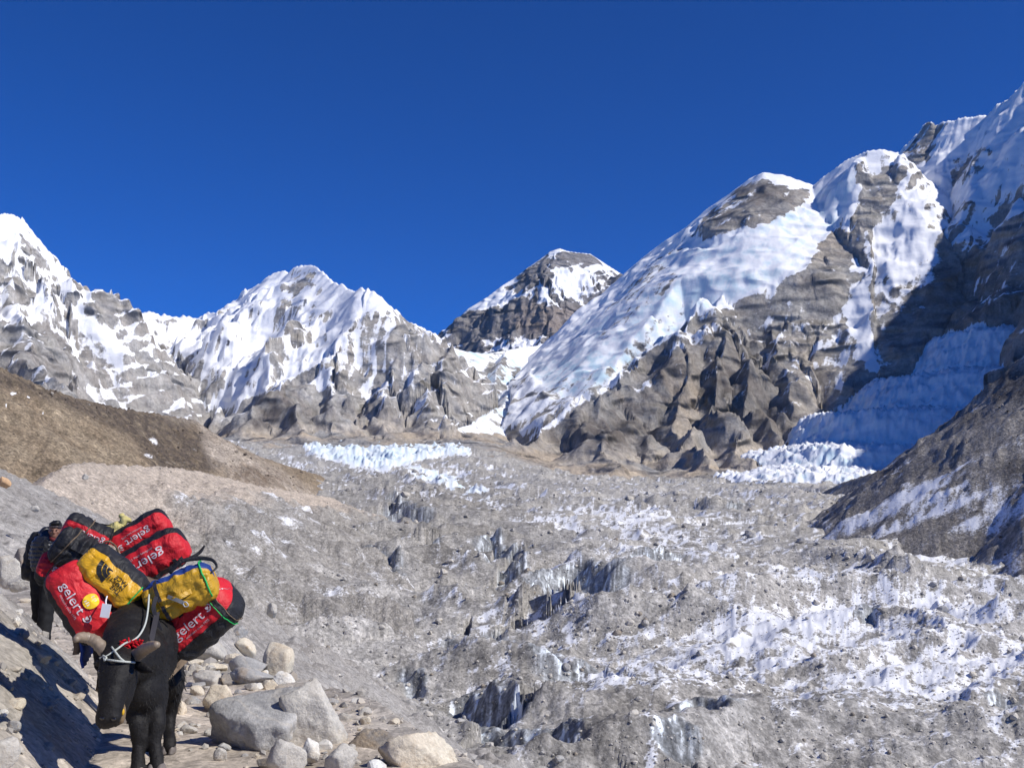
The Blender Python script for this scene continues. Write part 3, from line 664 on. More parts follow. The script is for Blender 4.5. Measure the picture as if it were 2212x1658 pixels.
small_range('hill', 'brown grassy hill with dark boulder fringe behind the pale moraine',
    [([(-500,560,.75),(-200,700,.8),(0,792,.85),(60,818,.87),(100,838,.88),(180,862,.95),(260,880,1.02),(340,892,1.12),(420,906,1.25),(445,928,1.3),(500,955,1.45),(560,985,1.65),(620,1005,1.9),(690,1025,2.1)], .72)],
    -60, 840, 330, np.concatenate([np.arange(420, 1000, 5.5), np.arange(1000, 2200, 10.0)]), .27, hill_paint, HILL_MAT, rib=.1, H0=2000.0, floor=-25)
def pale_paint(X, Y, Z, U, V, D, rb):
    n = fbm(X / 30, Y / 30, 4, 411, .6); n2 = fbm(X / 5, Y / 5, 3, 415, .6)
    co = np.zeros(X.shape + (3,), np.float32) + np.array((.47, .40, .325), np.float32)
    low = np.clip(sstep(30, 62, D + 14 * n), 0, 1)
    co = mixc(co, np.array((.30, .28, .25), np.float32), low)
    return -.12 + .25 * n + .42 * low * (U > 200), co * (1 + .16 * n2)[..., None] * (1 + .02 * rb)[..., None]
small_range('moraine', 'pale eroded moraine bank below the brown hill',
    [([(60,1075,.40),(120,1020,.46),(150,1004,.49),(165,998,.5),(205,999,.54),(250,1006,.58),(290,1003,.62),(340,1006,.66),(430,1017,.76),(480,1030,.85),(560,1050,1.0),(640,1062,1.15),(720,1075,1.35)], .62)],
    60, 900, 280, np.arange(330, 1450, 6.0), .6, pale_paint, terrain_mat('pale_moraine', 6.0, 1.1, bump=.7, dist=.9, speck=.3, stones=(.8, 2.2), stone_tone=.2, stone_bump=.5), rib=.4, H0=200.0, floor=-25)
def dark_paint(X, Y, Z, U, V, D, rb):
    n = fbm(X / 60, Y / 60, 4, 421, .6); n2 = fbm(X / 12, Y / 12, 3, 425, .6)
    # bands run down the slope
    s = X * .50 + Y * 1.0
    st = fbm(s / 26, (X - .5 * Y) / 260, 4, 429, .6)
    co = np.zeros(X.shape + (3,), np.float32) + np.array((.24, .22, .195), np.float32)
    co = mixc(co, np.array((.35, .325, .29), np.float32), np.clip(.35 + .9 * st, 0, 1))
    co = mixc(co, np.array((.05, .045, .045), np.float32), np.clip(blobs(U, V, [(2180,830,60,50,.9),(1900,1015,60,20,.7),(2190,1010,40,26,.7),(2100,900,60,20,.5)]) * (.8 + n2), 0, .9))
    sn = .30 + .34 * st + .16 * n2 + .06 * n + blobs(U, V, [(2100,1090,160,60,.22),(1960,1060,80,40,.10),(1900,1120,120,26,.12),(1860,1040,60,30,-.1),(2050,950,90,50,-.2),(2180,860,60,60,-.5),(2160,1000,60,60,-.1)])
    return sn, co * (1 + .3 * n2)[..., None]
small_range('moraine_slope', 'dark streaked moraine slope dusted with snow beside the glacier',
    [([(2800,320,1.0),(2500,520,1.1),(2300,690,1.2),(2212,772,1.25),(2170,815,1.3),(2120,880,1.38),(2060,932,1.47),(1990,985,1.6),(1900,1015,1.75),(1820,1040,1.9),(1760,1070,2.05)], 1.0)],
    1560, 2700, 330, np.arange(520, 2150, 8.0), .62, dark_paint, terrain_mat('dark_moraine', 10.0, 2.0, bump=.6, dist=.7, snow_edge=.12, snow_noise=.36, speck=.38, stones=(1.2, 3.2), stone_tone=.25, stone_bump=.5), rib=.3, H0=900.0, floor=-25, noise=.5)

# ================================================================ the moraine the trail runs on
TR_Y = [-6, 0, 8, 11, 12.6, 14, 15.5, 17, 25, 40, 55, 80, 150, 300, 500, 900]
TR_B = [-.2, -1.0, -2.95, -3.85, -4.55, -6.2, -7.6, -8.5, -12.8, -17, -20.5, -28, -53, -105, -175, -310]     # foot of the uphill bank
TR_C = [1.4, 1.2, -.30, -1.3, -2.1, -2.9, -3.9, -5.0, -11, -15.5, -19.5, -27, -52, -104, -174, -309]         # lip above the glacier
def trail_ground(X, Y):
    B = np.interp(Y, TR_Y, TR_B); C = np.interp(Y, TR_Y, TR_C)
    l = np.clip(B - X, 0, None); r = np.clip(X - C, 0, None)
    n_big = fbm(X / 14, Y / 14, 3, 501); n_mid = fbm(X / 2.3, Y / 2.3, 4, 505, .55); n_sm = fbm(X / .45, Y / .45, 4, 509, .6)
    z = -.035 * np.clip(Y - 7, 0, 12)
    up = np.where(l < 1.2, l * .85, 1.02 + (l - 1.2) * .42)
    up = np.where(Y > 30, l * np.interp(Y, [30, 60], [.4, .42]), up)
    z = z + up
    z = z - np.where(r < 14, r * .82, 11.5 + (r - 14) * .55)
    off = np.clip((l + r) / 3.0, 0, 1)
    z = z + n_big * np.clip((l + r) / 12, 0, 1) * 2.0 + n_mid * (.05 + .22 * off) + n_sm * (.018 + .05 * off)
    z += (ridged(X / 34, Y / 34, 4, 513) - .45) * 4.5 * np.clip((l + r - 10) / 50, 0, 1)
    # run out onto the glacier
    z += (ridged(X / 17 + 3, Y / 17, 4, 517) - .42) * 2.6 * np.clip((r - 6) / 25, 0, 1)
    fl = glacier_level(Y) - 14.0
    d = z - fl
    return fl + np.where(d > 5, d, np.where(d < -5, 0, (d + 5) ** 2 / 20.0)), l, r
yr = [1.2]
while yr[-1] < 560:
    y = yr[-1]; yr.append(y + max(.0105 * y, .04))
yr = np.array(yr)
un = np.concatenate([np.linspace(-700, -80, 50), np.linspace(-70, 1100, 390), np.linspace(1110, 2700, 40)])
Yn = np.repeat(yr[:, None], len(un), 1); Xn = (un - 1106.0)[None, :] / FPX / CP * Yn
Zn, ln, rn = trail_ground(Xn, Yn)
n1 = fbm(Xn / 3, Yn / 3, 4, 521, .6); n2 = fbm(Xn / .5, Yn / .5, 3, 525, .6); nb = fbm(Xn / 30, Yn / 30, 3, 529, .6)
onpath = (1 - sstep(.75, 1.7, np.abs(Xn - np.interp(Yn, TR_Y, TR_B) - 1.0 + .25 * n1))) * (1 - sstep(20, 40, Yn))
co = np.zeros(Xn.shape + (3,), np.float32) + np.array((.335, .315, .285), np.float32)
co = mixc(co, np.array((.40, .36, .30), np.float32), np.clip(1 - Yn / 30 + .3 * n1, 0, 1))
co = mixc(co, np.array((.50, .43, .345), np.float32), onpath * .9)
co = mixc(co, np.array((.245, .225, .20), np.float32), np.clip(.2 + .9 * nb, 0, .7) * sstep(15, 40, Yn))
co *= (1 + .13 * n2 + .12 * n1)[..., None]
sn = -.15 + .25 * nb + .35 * sstep(60, 220, Yn) + .22 * n1 * sstep(50, 100, Yn) - .1
o = link('trail_ground', fast_mesh('trail_ground', np.stack([Xn, Yn, Zn], -1).reshape(-1, 3), grid_faces(*Xn.shape), dict(col=np.clip(co, .03, .8).reshape(-1, 3), snow=sn.reshape(-1), ice=(sn * 0).reshape(-1))),
    terrain_mat('trail_dust_gravel', 1.1, .05, bump=.42, dist=.5, speck=.26, stones=(.045, .17, .6), stone_tone=.20, stone_bump=.35, snow_edge=.07, snow_noise=.25))
tag(o, 'dusty trail and gravel moraine hillside dropping to the glacier', kind='structure')
print('TERRAIN tris', sum(len(m.polygons) for m in bpy.data.meshes) * 2)
# ================================================================ boulders and rubble
def ico(sub):
    bm = bmesh.new(); bmesh.ops.create_icosphere(bm, subdivisions=sub, radius=1.0)
    V = np.array([v.co[:] for v in bm.verts]); F = np.array([[v.index for v in f.verts] for f in bm.faces]); bm.free()
    return V, F
ICO = {k: ico(k) for k in (1, 2, 3, 4, 5)}
def noise3(V, f, seed): return (perlin(V[:, 0] * f + 31.7, V[:, 1] * f + V[:, 2] * f * .7, seed) + perlin(V[:, 1] * f - 11.3, V[:, 2] * f + V[:, 0] * f * .6, seed + 3) + perlin(V[:, 2] * f + 5.1, V[:, 0] * f - V[:, 1] * f * .5, seed + 5)) / 2.0
def rock_shape(seed, sub, planes=14, soft=12.0, rough=.05):
    """a boulder: a ball cut by random planes, edges worn"""
    r = np.random.RandomState(seed); V, F = ICO[sub]
    n = r.normal(size=(planes, 3)); n /= np.linalg.norm(n, axis=1)[:, None]
    d = r.uniform(.62, 1.0, planes)
    c = np.clip(V @ n.T, .02, None)
    rad = -np.log(np.exp(-soft * (d[None, :] / c).clip(0, 4)).sum(1)) / soft
    P = V * np.clip(rad, .3, 1.25)[:, None]
    if rough:
        P = P * (1 + rough * noise3(P, 1.7, seed % 97) + rough * .6 * noise3(P, 4.3, seed % 89) + ((rough * .45 * noise3(P, 11.0, seed % 83) - rough * .5 * np.abs(noise3(P, 7.0, seed % 79)) + rough * .25 * noise3(P, 23.0, seed % 73)) if sub > 3 else 0))[:, None]
    P /= np.abs(P).max(0)[None, :]
    return P, F
def rock_mat(name, c0, c1, c2, scale=1.0, vein=0.0, stain=None, bump=.4):
    m = bpy.data.materials.new(name); nt, b = nodes_of(m); L = nt.links.new
    tc = N(nt, 'ShaderNodeTexCoord')
    oi = N(nt, 'ShaderNodeObjectInfo')
    add = N(nt, 'ShaderNodeVectorMath', operation='ADD'); L(tc.outputs['Object'], add.inputs[0])
    sc = N(nt, 'ShaderNodeVectorMath', operation='SCALE'); L(oi.outputs['Random'], sc.inputs['Scale']); sc.inputs[0].default_value = (37, 53, 71); L(sc.outputs[0], add.inputs[1])
    n1 = N(nt, 'ShaderNodeTexNoise', Scale=1.6 * scale, Detail=8.0, Roughness=.62); n2 = N(nt, 'ShaderNodeTexNoise', Scale=9 * scale, Detail=8.0, Roughness=.72); n3 = N(nt, 'ShaderNodeTexNoise', Scale=42 * scale, Detail=4.0, Roughness=.7)
    for n in (n1, n2, n3): L(add.outputs[0], n.inputs['Vector'])
    r1 = N(nt, 'ShaderNodeValToRGB'); r1.color_ramp.elements[0].position = .34; r1.color_ramp.elements[1].position = .66
    c0, c1, c2 = [tuple(min(x * 1.25, .72) for x in c) for c in (c0, c1, c2)]
    r1.color_ramp.elements[0].color = (*c0, 1); r1.color_ramp.elements[1].color = (*c1, 1)
    L(n1.outputs['Fac'], r1.inputs['Fac'])
    m2 = N(nt, 'ShaderNodeMix', data_type='RGBA'); r2 = N(nt, 'ShaderNodeMapRange'); r2.inputs['From Min'].default_value = .5; r2.inputs['From Max'].default_value = .68
    L(n2.outputs['Fac'], r2.inputs['Value']); L(r2.outputs[0], m2.inputs['Factor']); L(r1.outputs['Color'], m2.inputs['A']); m2.inputs['B'].default_value = (*c2, 1)
    mr = N(nt, 'ShaderNodeMapRange'); mr.inputs['From Min'].default_value = .3; mr.inputs['From Max'].default_value = .7; mr.inputs['To Min'].default_value = .78; mr.inputs['To Max'].default_value = 1.18
    L(n3.outputs['Fac'], mr.inputs['Value'])
    vm = N(nt, 'ShaderNodeVectorMath', operation='SCALE'); L(m2.outputs['Result'], vm.inputs[0]); L(mr.outputs[0], vm.inputs['Scale'])
    out = vm.outputs[0]
    if vein:
        w = N(nt, 'ShaderNodeTexWave', Scale=1.1, Distortion=9.0, Detail=4.0); w.bands_direction = 'DIAGONAL'; L(add.outputs[0], w.inputs['Vector']); w.inputs['Detail Scale'].default_value = 1.6
        wr = N(nt, 'ShaderNodeMapRange'); wr.inputs['From Min'].default_value = .93; wr.inputs['From Max'].default_value = 1.0; wr.inputs['To Max'].default_value = vein; L(w.outputs['Fac'], wr.inputs['Value'])
        m3 = N(nt, 'ShaderNodeMix', data_type='RGBA'); L(wr.outputs[0], m3.inputs['Factor']); L(out, m3.inputs['A']); m3.inputs['B'].default_value = (.55, .50, .42, 1); out = m3.outputs['Result']
    if stain:
        n4 = N(nt, 'ShaderNodeTexNoise', Scale=2.3, Detail=5.0, Roughness=.6); L(add.outputs[0], n4.inputs['Vector'])
        r4 = N(nt, 'ShaderNodeMapRange'); r4.inputs['From Min'].default_value = .55; r4.inputs['From Max'].default_value = .72; r4.inputs['To Max'].default_value = .75; L(n4.outputs['Fac'], r4.inputs['Value'])
        m4 = N(nt, 'ShaderNodeMix', data_type='RGBA'); L(r4.outputs[0], m4.inputs['Factor']); L(out, m4.inputs['A']); m4.inputs['B'].default_value = (*stain, 1); out = m4.outputs['Result']
    L(out, b.inputs['Base Color']); b.inputs['Roughness'].default_value = .88; b.inputs['Specular IOR Level'].default_value = .25
    h = N(nt, 'ShaderNodeMath', operation='MULTIPLY_ADD'); L(n2.outputs['Fac'], h.inputs[0]); h.inputs[1].default_value = 2.5; L(n3.outputs['Fac'], h.inputs[2])
    bp = N(nt, 'ShaderNodeBump', Distance=.035, Strength=bump); L(h.outputs[0], bp.inputs['Height']); L(bp.outputs['Normal'], b.inputs['Normal'])
    return m
R_GREY = rock_mat('grey_boulder', (.235, .23, .22), (.33, .325, .31), (.42, .405, .375), vein=.35, stain=(.36, .26, .16))
R_PALE = rock_mat('pale_boulder', (.37, .35, .31), (.47, .44, .38), (.29, .28, .26), vein=.45, stain=(.46, .36, .24))
R_CREAM = rock_mat('cream_boulder', (.50, .43, .33), (.60, .53, .42), (.40, .33, .24), stain=(.44, .31, .18))
R_BROWN = rock_mat('brown_boulder', (.15, .135, .12), (.26, .235, .20), (.36, .29, .20), stain=(.40, .27, .13))
R_RUST = rock_mat('rust_boulder', (.16, .145, .135), (.24, .21, .18), (.30, .26, .22), stain=(.50, .27, .10))
R_ORANGE = rock_mat('orange_boulder', (.42, .25, .13), (.52, .34, .19), (.36, .24, .15))
R_WHITE = rock_mat('white_rock', (.58, .54, .47), (.66, .62, .54), (.50, .45, .37))

def trail_z(x, y):
    z, _, _ = trail_ground(np.array([[x]], float), np.array([[y]], float)); return float(z[0, 0])
def trail_hit(u, v, y0=3.0, y1=140.0):
    ysr = np.geomspace(y0, y1, 900); a = W(u, v, 1.0)
    xs = a.x * ysr; zr = EYE + (a.z - EYE) * ysr
    zt, _, _ = trail_ground(xs[None, :], ysr[None, :])
    k = np.nonzero(zr <= zt[0])[0]
    i = k[0] if len(k) else len(ysr) - 1
    return Vector((xs[i], ysr[i], zt[0][i]))
def boulder(u0, u1, v0, v1, mat, label, seed, sub=4, depth=.8, name='boulder', planes=11, soft=24, rough=.08, sink=.16, tilt=0.0, y=None, group=None):
    """a single boulder seen between u0..u1 and v0..v1, standing where its foot meets the ground"""
    uc = (u0 + u1) / 2
    if y is None: p = trail_hit(uc, v1)
    else: p = W(uc, v1, y)
    s = p.y / FPX
    w = (u1 - u0) * s / 2; h = (v1 - v0) * s / 2; dd = w * depth
    yc = p.y + dd * .75
    k = yc / p.y
    w *= k; h *= k
    P, F = rock_shape(seed, sub, planes, soft, rough)
    P = P * np.array((w, dd, h * (1 + sink)))
    o = link(name, fast_mesh(name, P, F, smooth=sub > 3), mat)
    c = W(uc, (v0 + v1) / 2, yc)
    o.location = (c.x, c.y, c.z - h * sink)
    o.rotation_euler = (0, tilt, 0)
    return tag(o, label, 'boulder', group)
NEAR = [
 # u0,u1,v0,v1, material, label, seed, extra
 (442,676,1468,1622,R_GREY,'big rounded blue grey boulder beside the trail', 11, dict(sub=5, planes=8, soft=6.5, rough=.085, depth=.85)),
 (572,757,1466,1650,R_PALE,'pale veined boulder leaning behind the big rounded grey one', 23, dict(sub=5, planes=10, rough=.08, y=8.35, depth=.8)),
 (728,858,1572,1668,R_BROWN,'dark brown slab rock between the pale veined and the cream boulder', 35, dict(sub=5, y=8.3, tilt=.25)),
 (815,990,1580,1690,R_CREAM,'large cream coloured boulder at the bottom edge of the trail side', 41, dict(sub=5, y=7.6, tilt=.3, planes=11)),
 (645,694,1586,1640,R_WHITE,'whitish slab wedged under the big grey boulder', 52, dict(y=7.6)),
 (568,660,1590,1668,R_PALE,'grey rock in front of the big rounded boulder', 64, dict(y=7.25, planes=10)),
 (702,772,1600,1672,R_PALE,'greenish tan rock below the pale veined boulder', 71, dict(y=7.4)),
 (792,834,1640,1672,R_WHITE,'small white stone before the cream boulder', 83, dict(y=7.0, sub=3)),
 (548,602,1628,1664,R_BROWN,'small brown stone at the foot of the grey rock', 97, dict(sub=3)),
 (461,499,1614,1643,R_PALE,'small angular stone on the trail below the big rounded boulder', 101, dict(sub=3)),
 (466,498,1602,1622,R_GREY,'small dark stone in the shade of the big rounded boulder', 107, dict(sub=3)),
 (428,508,1478,1537,R_CREAM,'long tan rock lying left of the big rounded boulder', 113, dict(tilt=-.5)),
 (370,402,1510,1543,R_CREAM,'rounded cream stone beside the hind legs of the black yak', 127, dict(sub=3)),
 (553,636,1384,1455,R_CREAM,'ochre cube shaped boulder on top of the rock pile', 131, dict(planes=9, soft=14)),
 (494,580,1412,1462,R_GREY,'greenish grey rock under the ochre cube boulder', 139, dict(planes=10)),
 (498,598,1442,1476,R_GREY,'flat grey rock in front of the ochre cube boulder', 149, dict(tilt=.12)),
 (592,637,1446,1476,R_WHITE,'white triangular stone below the ochre cube boulder', 151, dict(soft=16, sub=3)),
 (502,553,1370,1418,R_CREAM,'cream pyramid stone behind the ochre cube boulder', 157, dict(soft=16, planes=8)),
 (405,500,1374,1427,R_PALE,'broad grey boulder below the hanging red bag', 163, dict(planes=11)),
 (492,536,1350,1378,R_GREY,'dark grey block farthest back in the rock pile', 167, dict(sub=3)),
 (417,486,1443,1482,R_PALE,'pale grey rock in the middle of the rock pile', 173, dict()),
 (446,492,1428,1450,R_CREAM,'tan rock wedged between the pale grey and greenish rocks', 179, dict(sub=3)),
 (484,516,1411,1433,R_CREAM,'small rounded tan stone beside the greenish grey rock', 181, dict(sub=3)),
 (476,502,1453,1482,R_BROWN,'upright brown stone beside the flat grey rock', 191, dict(sub=3)),
 (400,440,1420,1436,R_CREAM,'low flat tan stone near the broad grey boulder', 193, dict(sub=3)),
 (399,434,1502,1522,R_GREY,'thin flat slate lying on the trail dust', 197, dict(sub=3)),
 (436,470,1436,1452,R_PALE,'small flat pale stone behind the pale grey rock', 199, dict(sub=3)),
 (21,80,1176,1250,R_RUST,'rust streaked brown boulder behind the walking person', 211, dict(y=21.5, planes=10)),
 (-14,46,1196,1262,R_PALE,'pale boulder on the bank at the picture edge behind the person', 223, dict(y=18.0)),
 (20,74,1240,1275,R_PALE,'low grey rock at the foot of the pale boulder', 227, dict(y=16.5, sub=3)),
 (-2,25,1028,1051,R_ORANGE,'orange block high on the gravel hillside', 229, dict(y=66.0, sub=3)),
 (-30,38,1590,1665,R_PALE,'grey rock at the bottom corner of the shaded bank', 233, dict(tilt=.3)),
 (86,106,1416,1432,R_WHITE,'small white stone at the edge of the bank shadow', 239, dict(sub=3)),
 (26,48,1330,1350,R_WHITE,'small pale stone on the lit strip of the bank', 241, dict(sub=3)),
 (176,192,1022,1034,R_PALE,'rounded rock on the skyline of the gravel hillside', 251, dict(y=110.0, sub=3)),
 (66,86,1090,1104,R_PALE,'lone pale rock on the gravel hillside above the person', 257, dict(y=50.0, sub=3)),
 (575,602,1300,1330,R_PALE,'rounded pale boulder on the slope behind the front red bag', 263, dict(y=130.0, sub=3)),
]
for i, (a, b_, c, d, m, lab, sd, kw) in enumerate(NEAR): boulder(a, b_, c, d, m, lab, sd, **kw)

# ---- middle sized stones in the rock pile and on the banks
rs_ = random.Random(17)
STN = []
for k in range(8):
    Pk, Fk = rock_shape(500 + k * 11, 3, 7, 40, .05); STN.append((Pk, Fk))
STM = [[None] * 8 for _ in range(4)]
for mi, mt in enumerate((R_PALE, R_CREAM, R_GREY, R_WHITE)):
    for k in range(8):
        me = fast_mesh('stone', STN[k][0], STN[k][1], smooth=False); me.materials.append(mt); STM[mi][k] = me
CN = ('pale', 'tan', 'grey', 'whitish')
ZN = [((640, 900, 1480, 1600), 26, 'on the lip of the trail behind the pale veined boulder'), ((385, 640, 1395, 1500), 46, 'in the rock pile beside the trail'), ((370, 480, 1500, 1600), 14, 'on the trail dust beside the big rounded boulder'), ((520, 800, 1610, 1664), 14, 'between the boulders at the bottom edge'), ((-10, 120, 1200, 1330), 20, 'on the lit bank below the person'), ((0, 130, 1420, 1600), 12, 'in the shade on the bank')]
for (u0, u1, v0, v1), cnt, where in ZN:
    for k in range(cnt):
        uu, vv = rs_.uniform(u0, u1), rs_.uniform(v0, v1); q = trail_hit(uu, vv, 3.0, 40.0)
        if q.y > 30: continue
        mi = rs_.choice((0, 0, 1, 1, 2, 3)); sp_ = rs_.choice((7, 9, 11, 14, 18)) * rs_.uniform(.8, 1.2); s_ = sp_ * q.y / FPX
        o = bpy.data.objects.new('stone', STM[mi][rs_.randrange(8)]); COL.objects.link(o)
        o.scale = (s_, s_ * rs_.uniform(.7, 1.1), s_ * rs_.uniform(.5, .85)); o.location = (q.x, q.y, q.z + o.scale[2] * .4); o.rotation_euler = (rs_.uniform(-.3, .3), rs_.uniform(-.3, .3), rs_.uniform(0, 6.28))
        tag(o, ('large ' if sp_ > 15 else 'small ' if sp_ < 10 else 'fist sized ') + CN[mi] + ' stone ' + where, 'stone', 'loose stones ' + where)
# ---- stones scattered as countless rubble
def scatter(name, label, pts, sizes, seed, cols, mat, squash=.72, nshape=10, sub=1, sink=.25):
    r = np.random.RandomState(seed); n = len(pts)
    shp = [rock_shape(seed + 7 * k, sub, 7, 24, 0.0)[0] for k in range(nshape)]; F0 = ICO[sub][1]; nv = len(ICO[sub][0])
    idx = r.randint(0, nshape, n); S = np.stack(shp)[idx]
    ang = r.uniform(0, 6.283, n); ca, sa = np.cos(ang), np.sin(ang)
    S = S * (sizes[:, None, None] * np.stack([r.uniform(.8, 1.25, n), r.uniform(.7, 1.1, n), r.uniform(.55, 1.0, n) * squash / .72], 1)[:, None, :])
    # small tilt then spin
    t = r.uniform(-.5, .5, n); ct, st = np.cos(t)[:, None], np.sin(t)[:, None]
    x, y, z = S[..., 0] * ct - S[..., 2] * st, S[..., 1], S[..., 0] * st + S[..., 2] * ct
    Vv = np.stack([x * ca[:, None] - y * sa[:, None], x * sa[:, None] + y * ca[:, None], z], -1) + (pts + np.stack([0 * sizes, 0 * sizes, sizes * (.5 - sink)], 1))[:, None, :]
    Ff = (F0[None] + (np.arange(n) * nv)[:, None, None]).reshape(-1, 3)
    C = np.repeat(np.asarray(cols, np.float32)[r.randint(0, len(cols), n)] * r.uniform(.75, 1.2, (n, 1)), nv, 0)
    o = link(name, fast_mesh(name, Vv.reshape(-1, 3), Ff, dict(col=C), smooth=False), mat)
    return tag(o, label, kind='stuff')
m = bpy.data.materials.new('loose_stone'); nt, b = nodes_of(m)
at = N(nt, 'ShaderNodeAttribute', attribute_name='col'); nt.links.new(at.outputs['Color'], b.inputs['Base Color']); b.inputs['Roughness'].default_value = .9; b.inputs['Specular IOR Level'].default_value = .2
STONE = m
GCOL = [(.44, .42, .39), (.36, .345, .32), (.52, .49, .44), (.28, .265, .245), (.56, .52, .45)]
r = np.random.RandomState(3)
# trail and bank pebbles
n = 8500; u = r.uniform(-60, 1150, n); yy = 4.2 * (30 / 4.2) ** (r.uniform(0, 1, n) ** .8)
x = (u - 1106) / FPX / CP * yy; z, l, rr = trail_ground(x[None], yy[None]); z, l, rr = z[0], l[0], rr[0]
path = (l + rr) < .15
path = np.abs(x - np.interp(yy, TR_Y, TR_B) - 1.0) < .95
keep = (~path) | (r.uniform(0, 1, n) < .3)
pts = np.stack([x, yy, z], 1)[keep]; sz = (np.minimum(.9 + 1.5 * r.pareto(2.0, n), 13) * yy / FPX)[keep] * np.where(path[keep], .7, 1.15)
scatter('pebbles', 'small loose stones on the trail and its banks', pts, sz, 5, [(.48, .42, .34), (.40, .37, .32), (.34, .32, .29), (.52, .47, .39)], STONE)
# gravel hillside
n = 6500; u = r.uniform(-60, 1100, n); yy = 14 * (420 / 14) ** r.uniform(0, 1, n)
x = (u - 1106) / FPX / CP * yy; z, l, rr = trail_ground(x[None], yy[None]); z = z[0]
sz = np.minimum(.8 + .8 * r.pareto(2.4, n), 7.0) * yy / FPX
scatter('hillside_gravel', 'loose stones covering the gravel hillside', np.stack([x, yy, z], 1), sz, 6, GCOL, STONE)
# stones on the hill, the pale bank and the dark slope
def sheet_stones(name, label, key, n, seed, pxmin, pxs, cap, cols, umin, umax, vmin, vmax, wfun=None):
    Xh, Yh, Zh = SHEETS[key]; rs = np.random.RandomState(seed)
    U, V = PX(Xh, Yh, Zh); ok = (U > umin) & (U < umax) & (V > vmin) & (V < vmax)
    w = ok * 1.0 if wfun is None else ok * wfun(U, V)
    w = w.ravel() / w.sum(); k = rs.choice(len(w), n, p=w)
    pts = np.stack([Xh.ravel()[k], Yh.ravel()[k], Zh.ravel()[k]], 1) + rs.normal(0, 1.5, (n, 3)) * np.array((1, 1, 0))
    sz = np.minimum(pxmin + pxs * rs.pareto(2.3, n), cap) * pts[:, 1] / FPX
    scatter(name, label, pts, sz, seed, cols, STONE)
sheet_stones('hill_stones', 'dark stones strewn over the brown hill', 'hill', 1500, 21, .8, .7, 5, [(.10, .08, .065), (.14, .115, .095), (.20, .17, .14), (.30, .27, .23)], -20, 700, 780, 1080, lambda U, V: .15 + poly_mask(U, V, [(-50,790),(0,800),(100,838),(200,866),(330,890),(440,930),(560,1000),(640,1040),(460,1040),(340,1020),(312,985),(300,955),(240,920),(150,880),(60,845),(-50,835)], 10))
sheet_stones('bank_stones', 'loose stones on the pale moraine bank', 'moraine', 900, 22, .7, .5, 3.5, [(.48, .43, .36), (.40, .36, .31), (.33, .30, .27)], 130, 800, 995, 1160)
sheet_stones('slope_stones', 'loose stones on the dark moraine slope', 'moraine_slope', 1300, 23, .8, .7, 4.5, [(.14, .12, .10), (.22, .19, .165), (.30, .27, .24), (.08, .07, .065)], 1700, 2240, 780, 1210)
# glacier
def glacier_spots(n, rs, vlo=1015, vhi=1668, ulo=380, uhi=2230):
    u = rs.uniform(ulo, uhi, n); v = vlo + (vhi - vlo) * rs.uniform(0, 1, n) ** .85
    tt = (u - 1106) / FPX / CP
    # walk every line of sight to the glacier sheet
    yc = np.geomspace(170, 3000, 700); out = np.full(n, np.nan)
    b = (829.0 - v) / FPX; sl = (SP + b * CP) / (CP - b * SP); tx = (u - 1106.0) / FPX / (CP - b * SP)
    for k in range(len(yc)):
        zt = glacier_z(tx * yc[k], np.full(n, yc[k])); hit = np.isnan(out) & (EYE + sl * yc[k] <= zt)
        out[hit] = yc[k]
    ok = ~np.isnan(out); u, v, out, tx = u[ok], v[ok], out[ok], tx[ok]
    x = tx * out
    # not where the near hillside hides it
    zt, _, _ = trail_ground(x[None], out[None])
    zg = glacier_z(x, out); ok = zt[0] < zg
    return u[ok], v[ok], np.stack([x, out, zg], 1)[ok]
u, v, P = glacier_spots(10000, r)
rocky = fbm(P[:, 0] / 60, P[:, 1] / 60, 3, 601) + .35 * blobs(u, v, [(1750,1200,260,80,1.0),(2050,1400,200,150,.5),(1600,1500,250,120,.5),(600,1300,200,150,.6)])
kp = rocky > r.uniform(-.75, .55, len(rocky)); u, v, P, rk = u[kp], v[kp], P[kp], rocky[kp]
px = np.minimum(1.2 + 1.1 * r.pareto(2.6, len(P)), 6.0) * (1 + .4 * np.clip(rk, 0, 1))
scatter('glacier_rubble', 'countless loose stones lying on the glacier', P, px * P[:, 1] / FPX * .9, 8, GCOL, STONE)
# ---- boulders on the glacier one can tell apart
shapes = []
for k in range(12):
    Pk, Fk = rock_shape(900 + k * 13, 2, 8, 24, .03)
    shapes.append((Pk, Fk))
SH = {}
for nm, mt in (('pale', R_PALE), ('grey', R_GREY), ('brown', R_BROWN)):
    SH[nm] = []
    for Pk, Fk in shapes:
        me = fast_mesh('glacier_boulder', Pk, Fk, smooth=False); me.materials.append(mt); SH[nm].append(me)
GLAB = {'pale': 'pale grey boulder lying on the glacier debris', 'grey': 'mid grey boulder lying on the glacier debris', 'brown': 'dark brown boulder lying on the glacier debris'}
def gboulder(p, size, nm, k, rs, label, group=None, squash=None):
    o = bpy.data.objects.new('glacier_boulder', SH[nm][k % 12]); COL.objects.link(o)
    s = size / 2; o.scale = (s * rs.uniform(.85, 1.2), s * rs.uniform(.8, 1.1), s * (squash or rs.uniform(.6, .95)))
    o.location = (p[0], p[1], p[2] + o.scale[2] * .35); o.rotation_euler = (rs.uniform(-.3, .3), rs.uniform(-.3, .3), rs.uniform(0, 6.28))
    return tag(o, label, 'boulder', group)
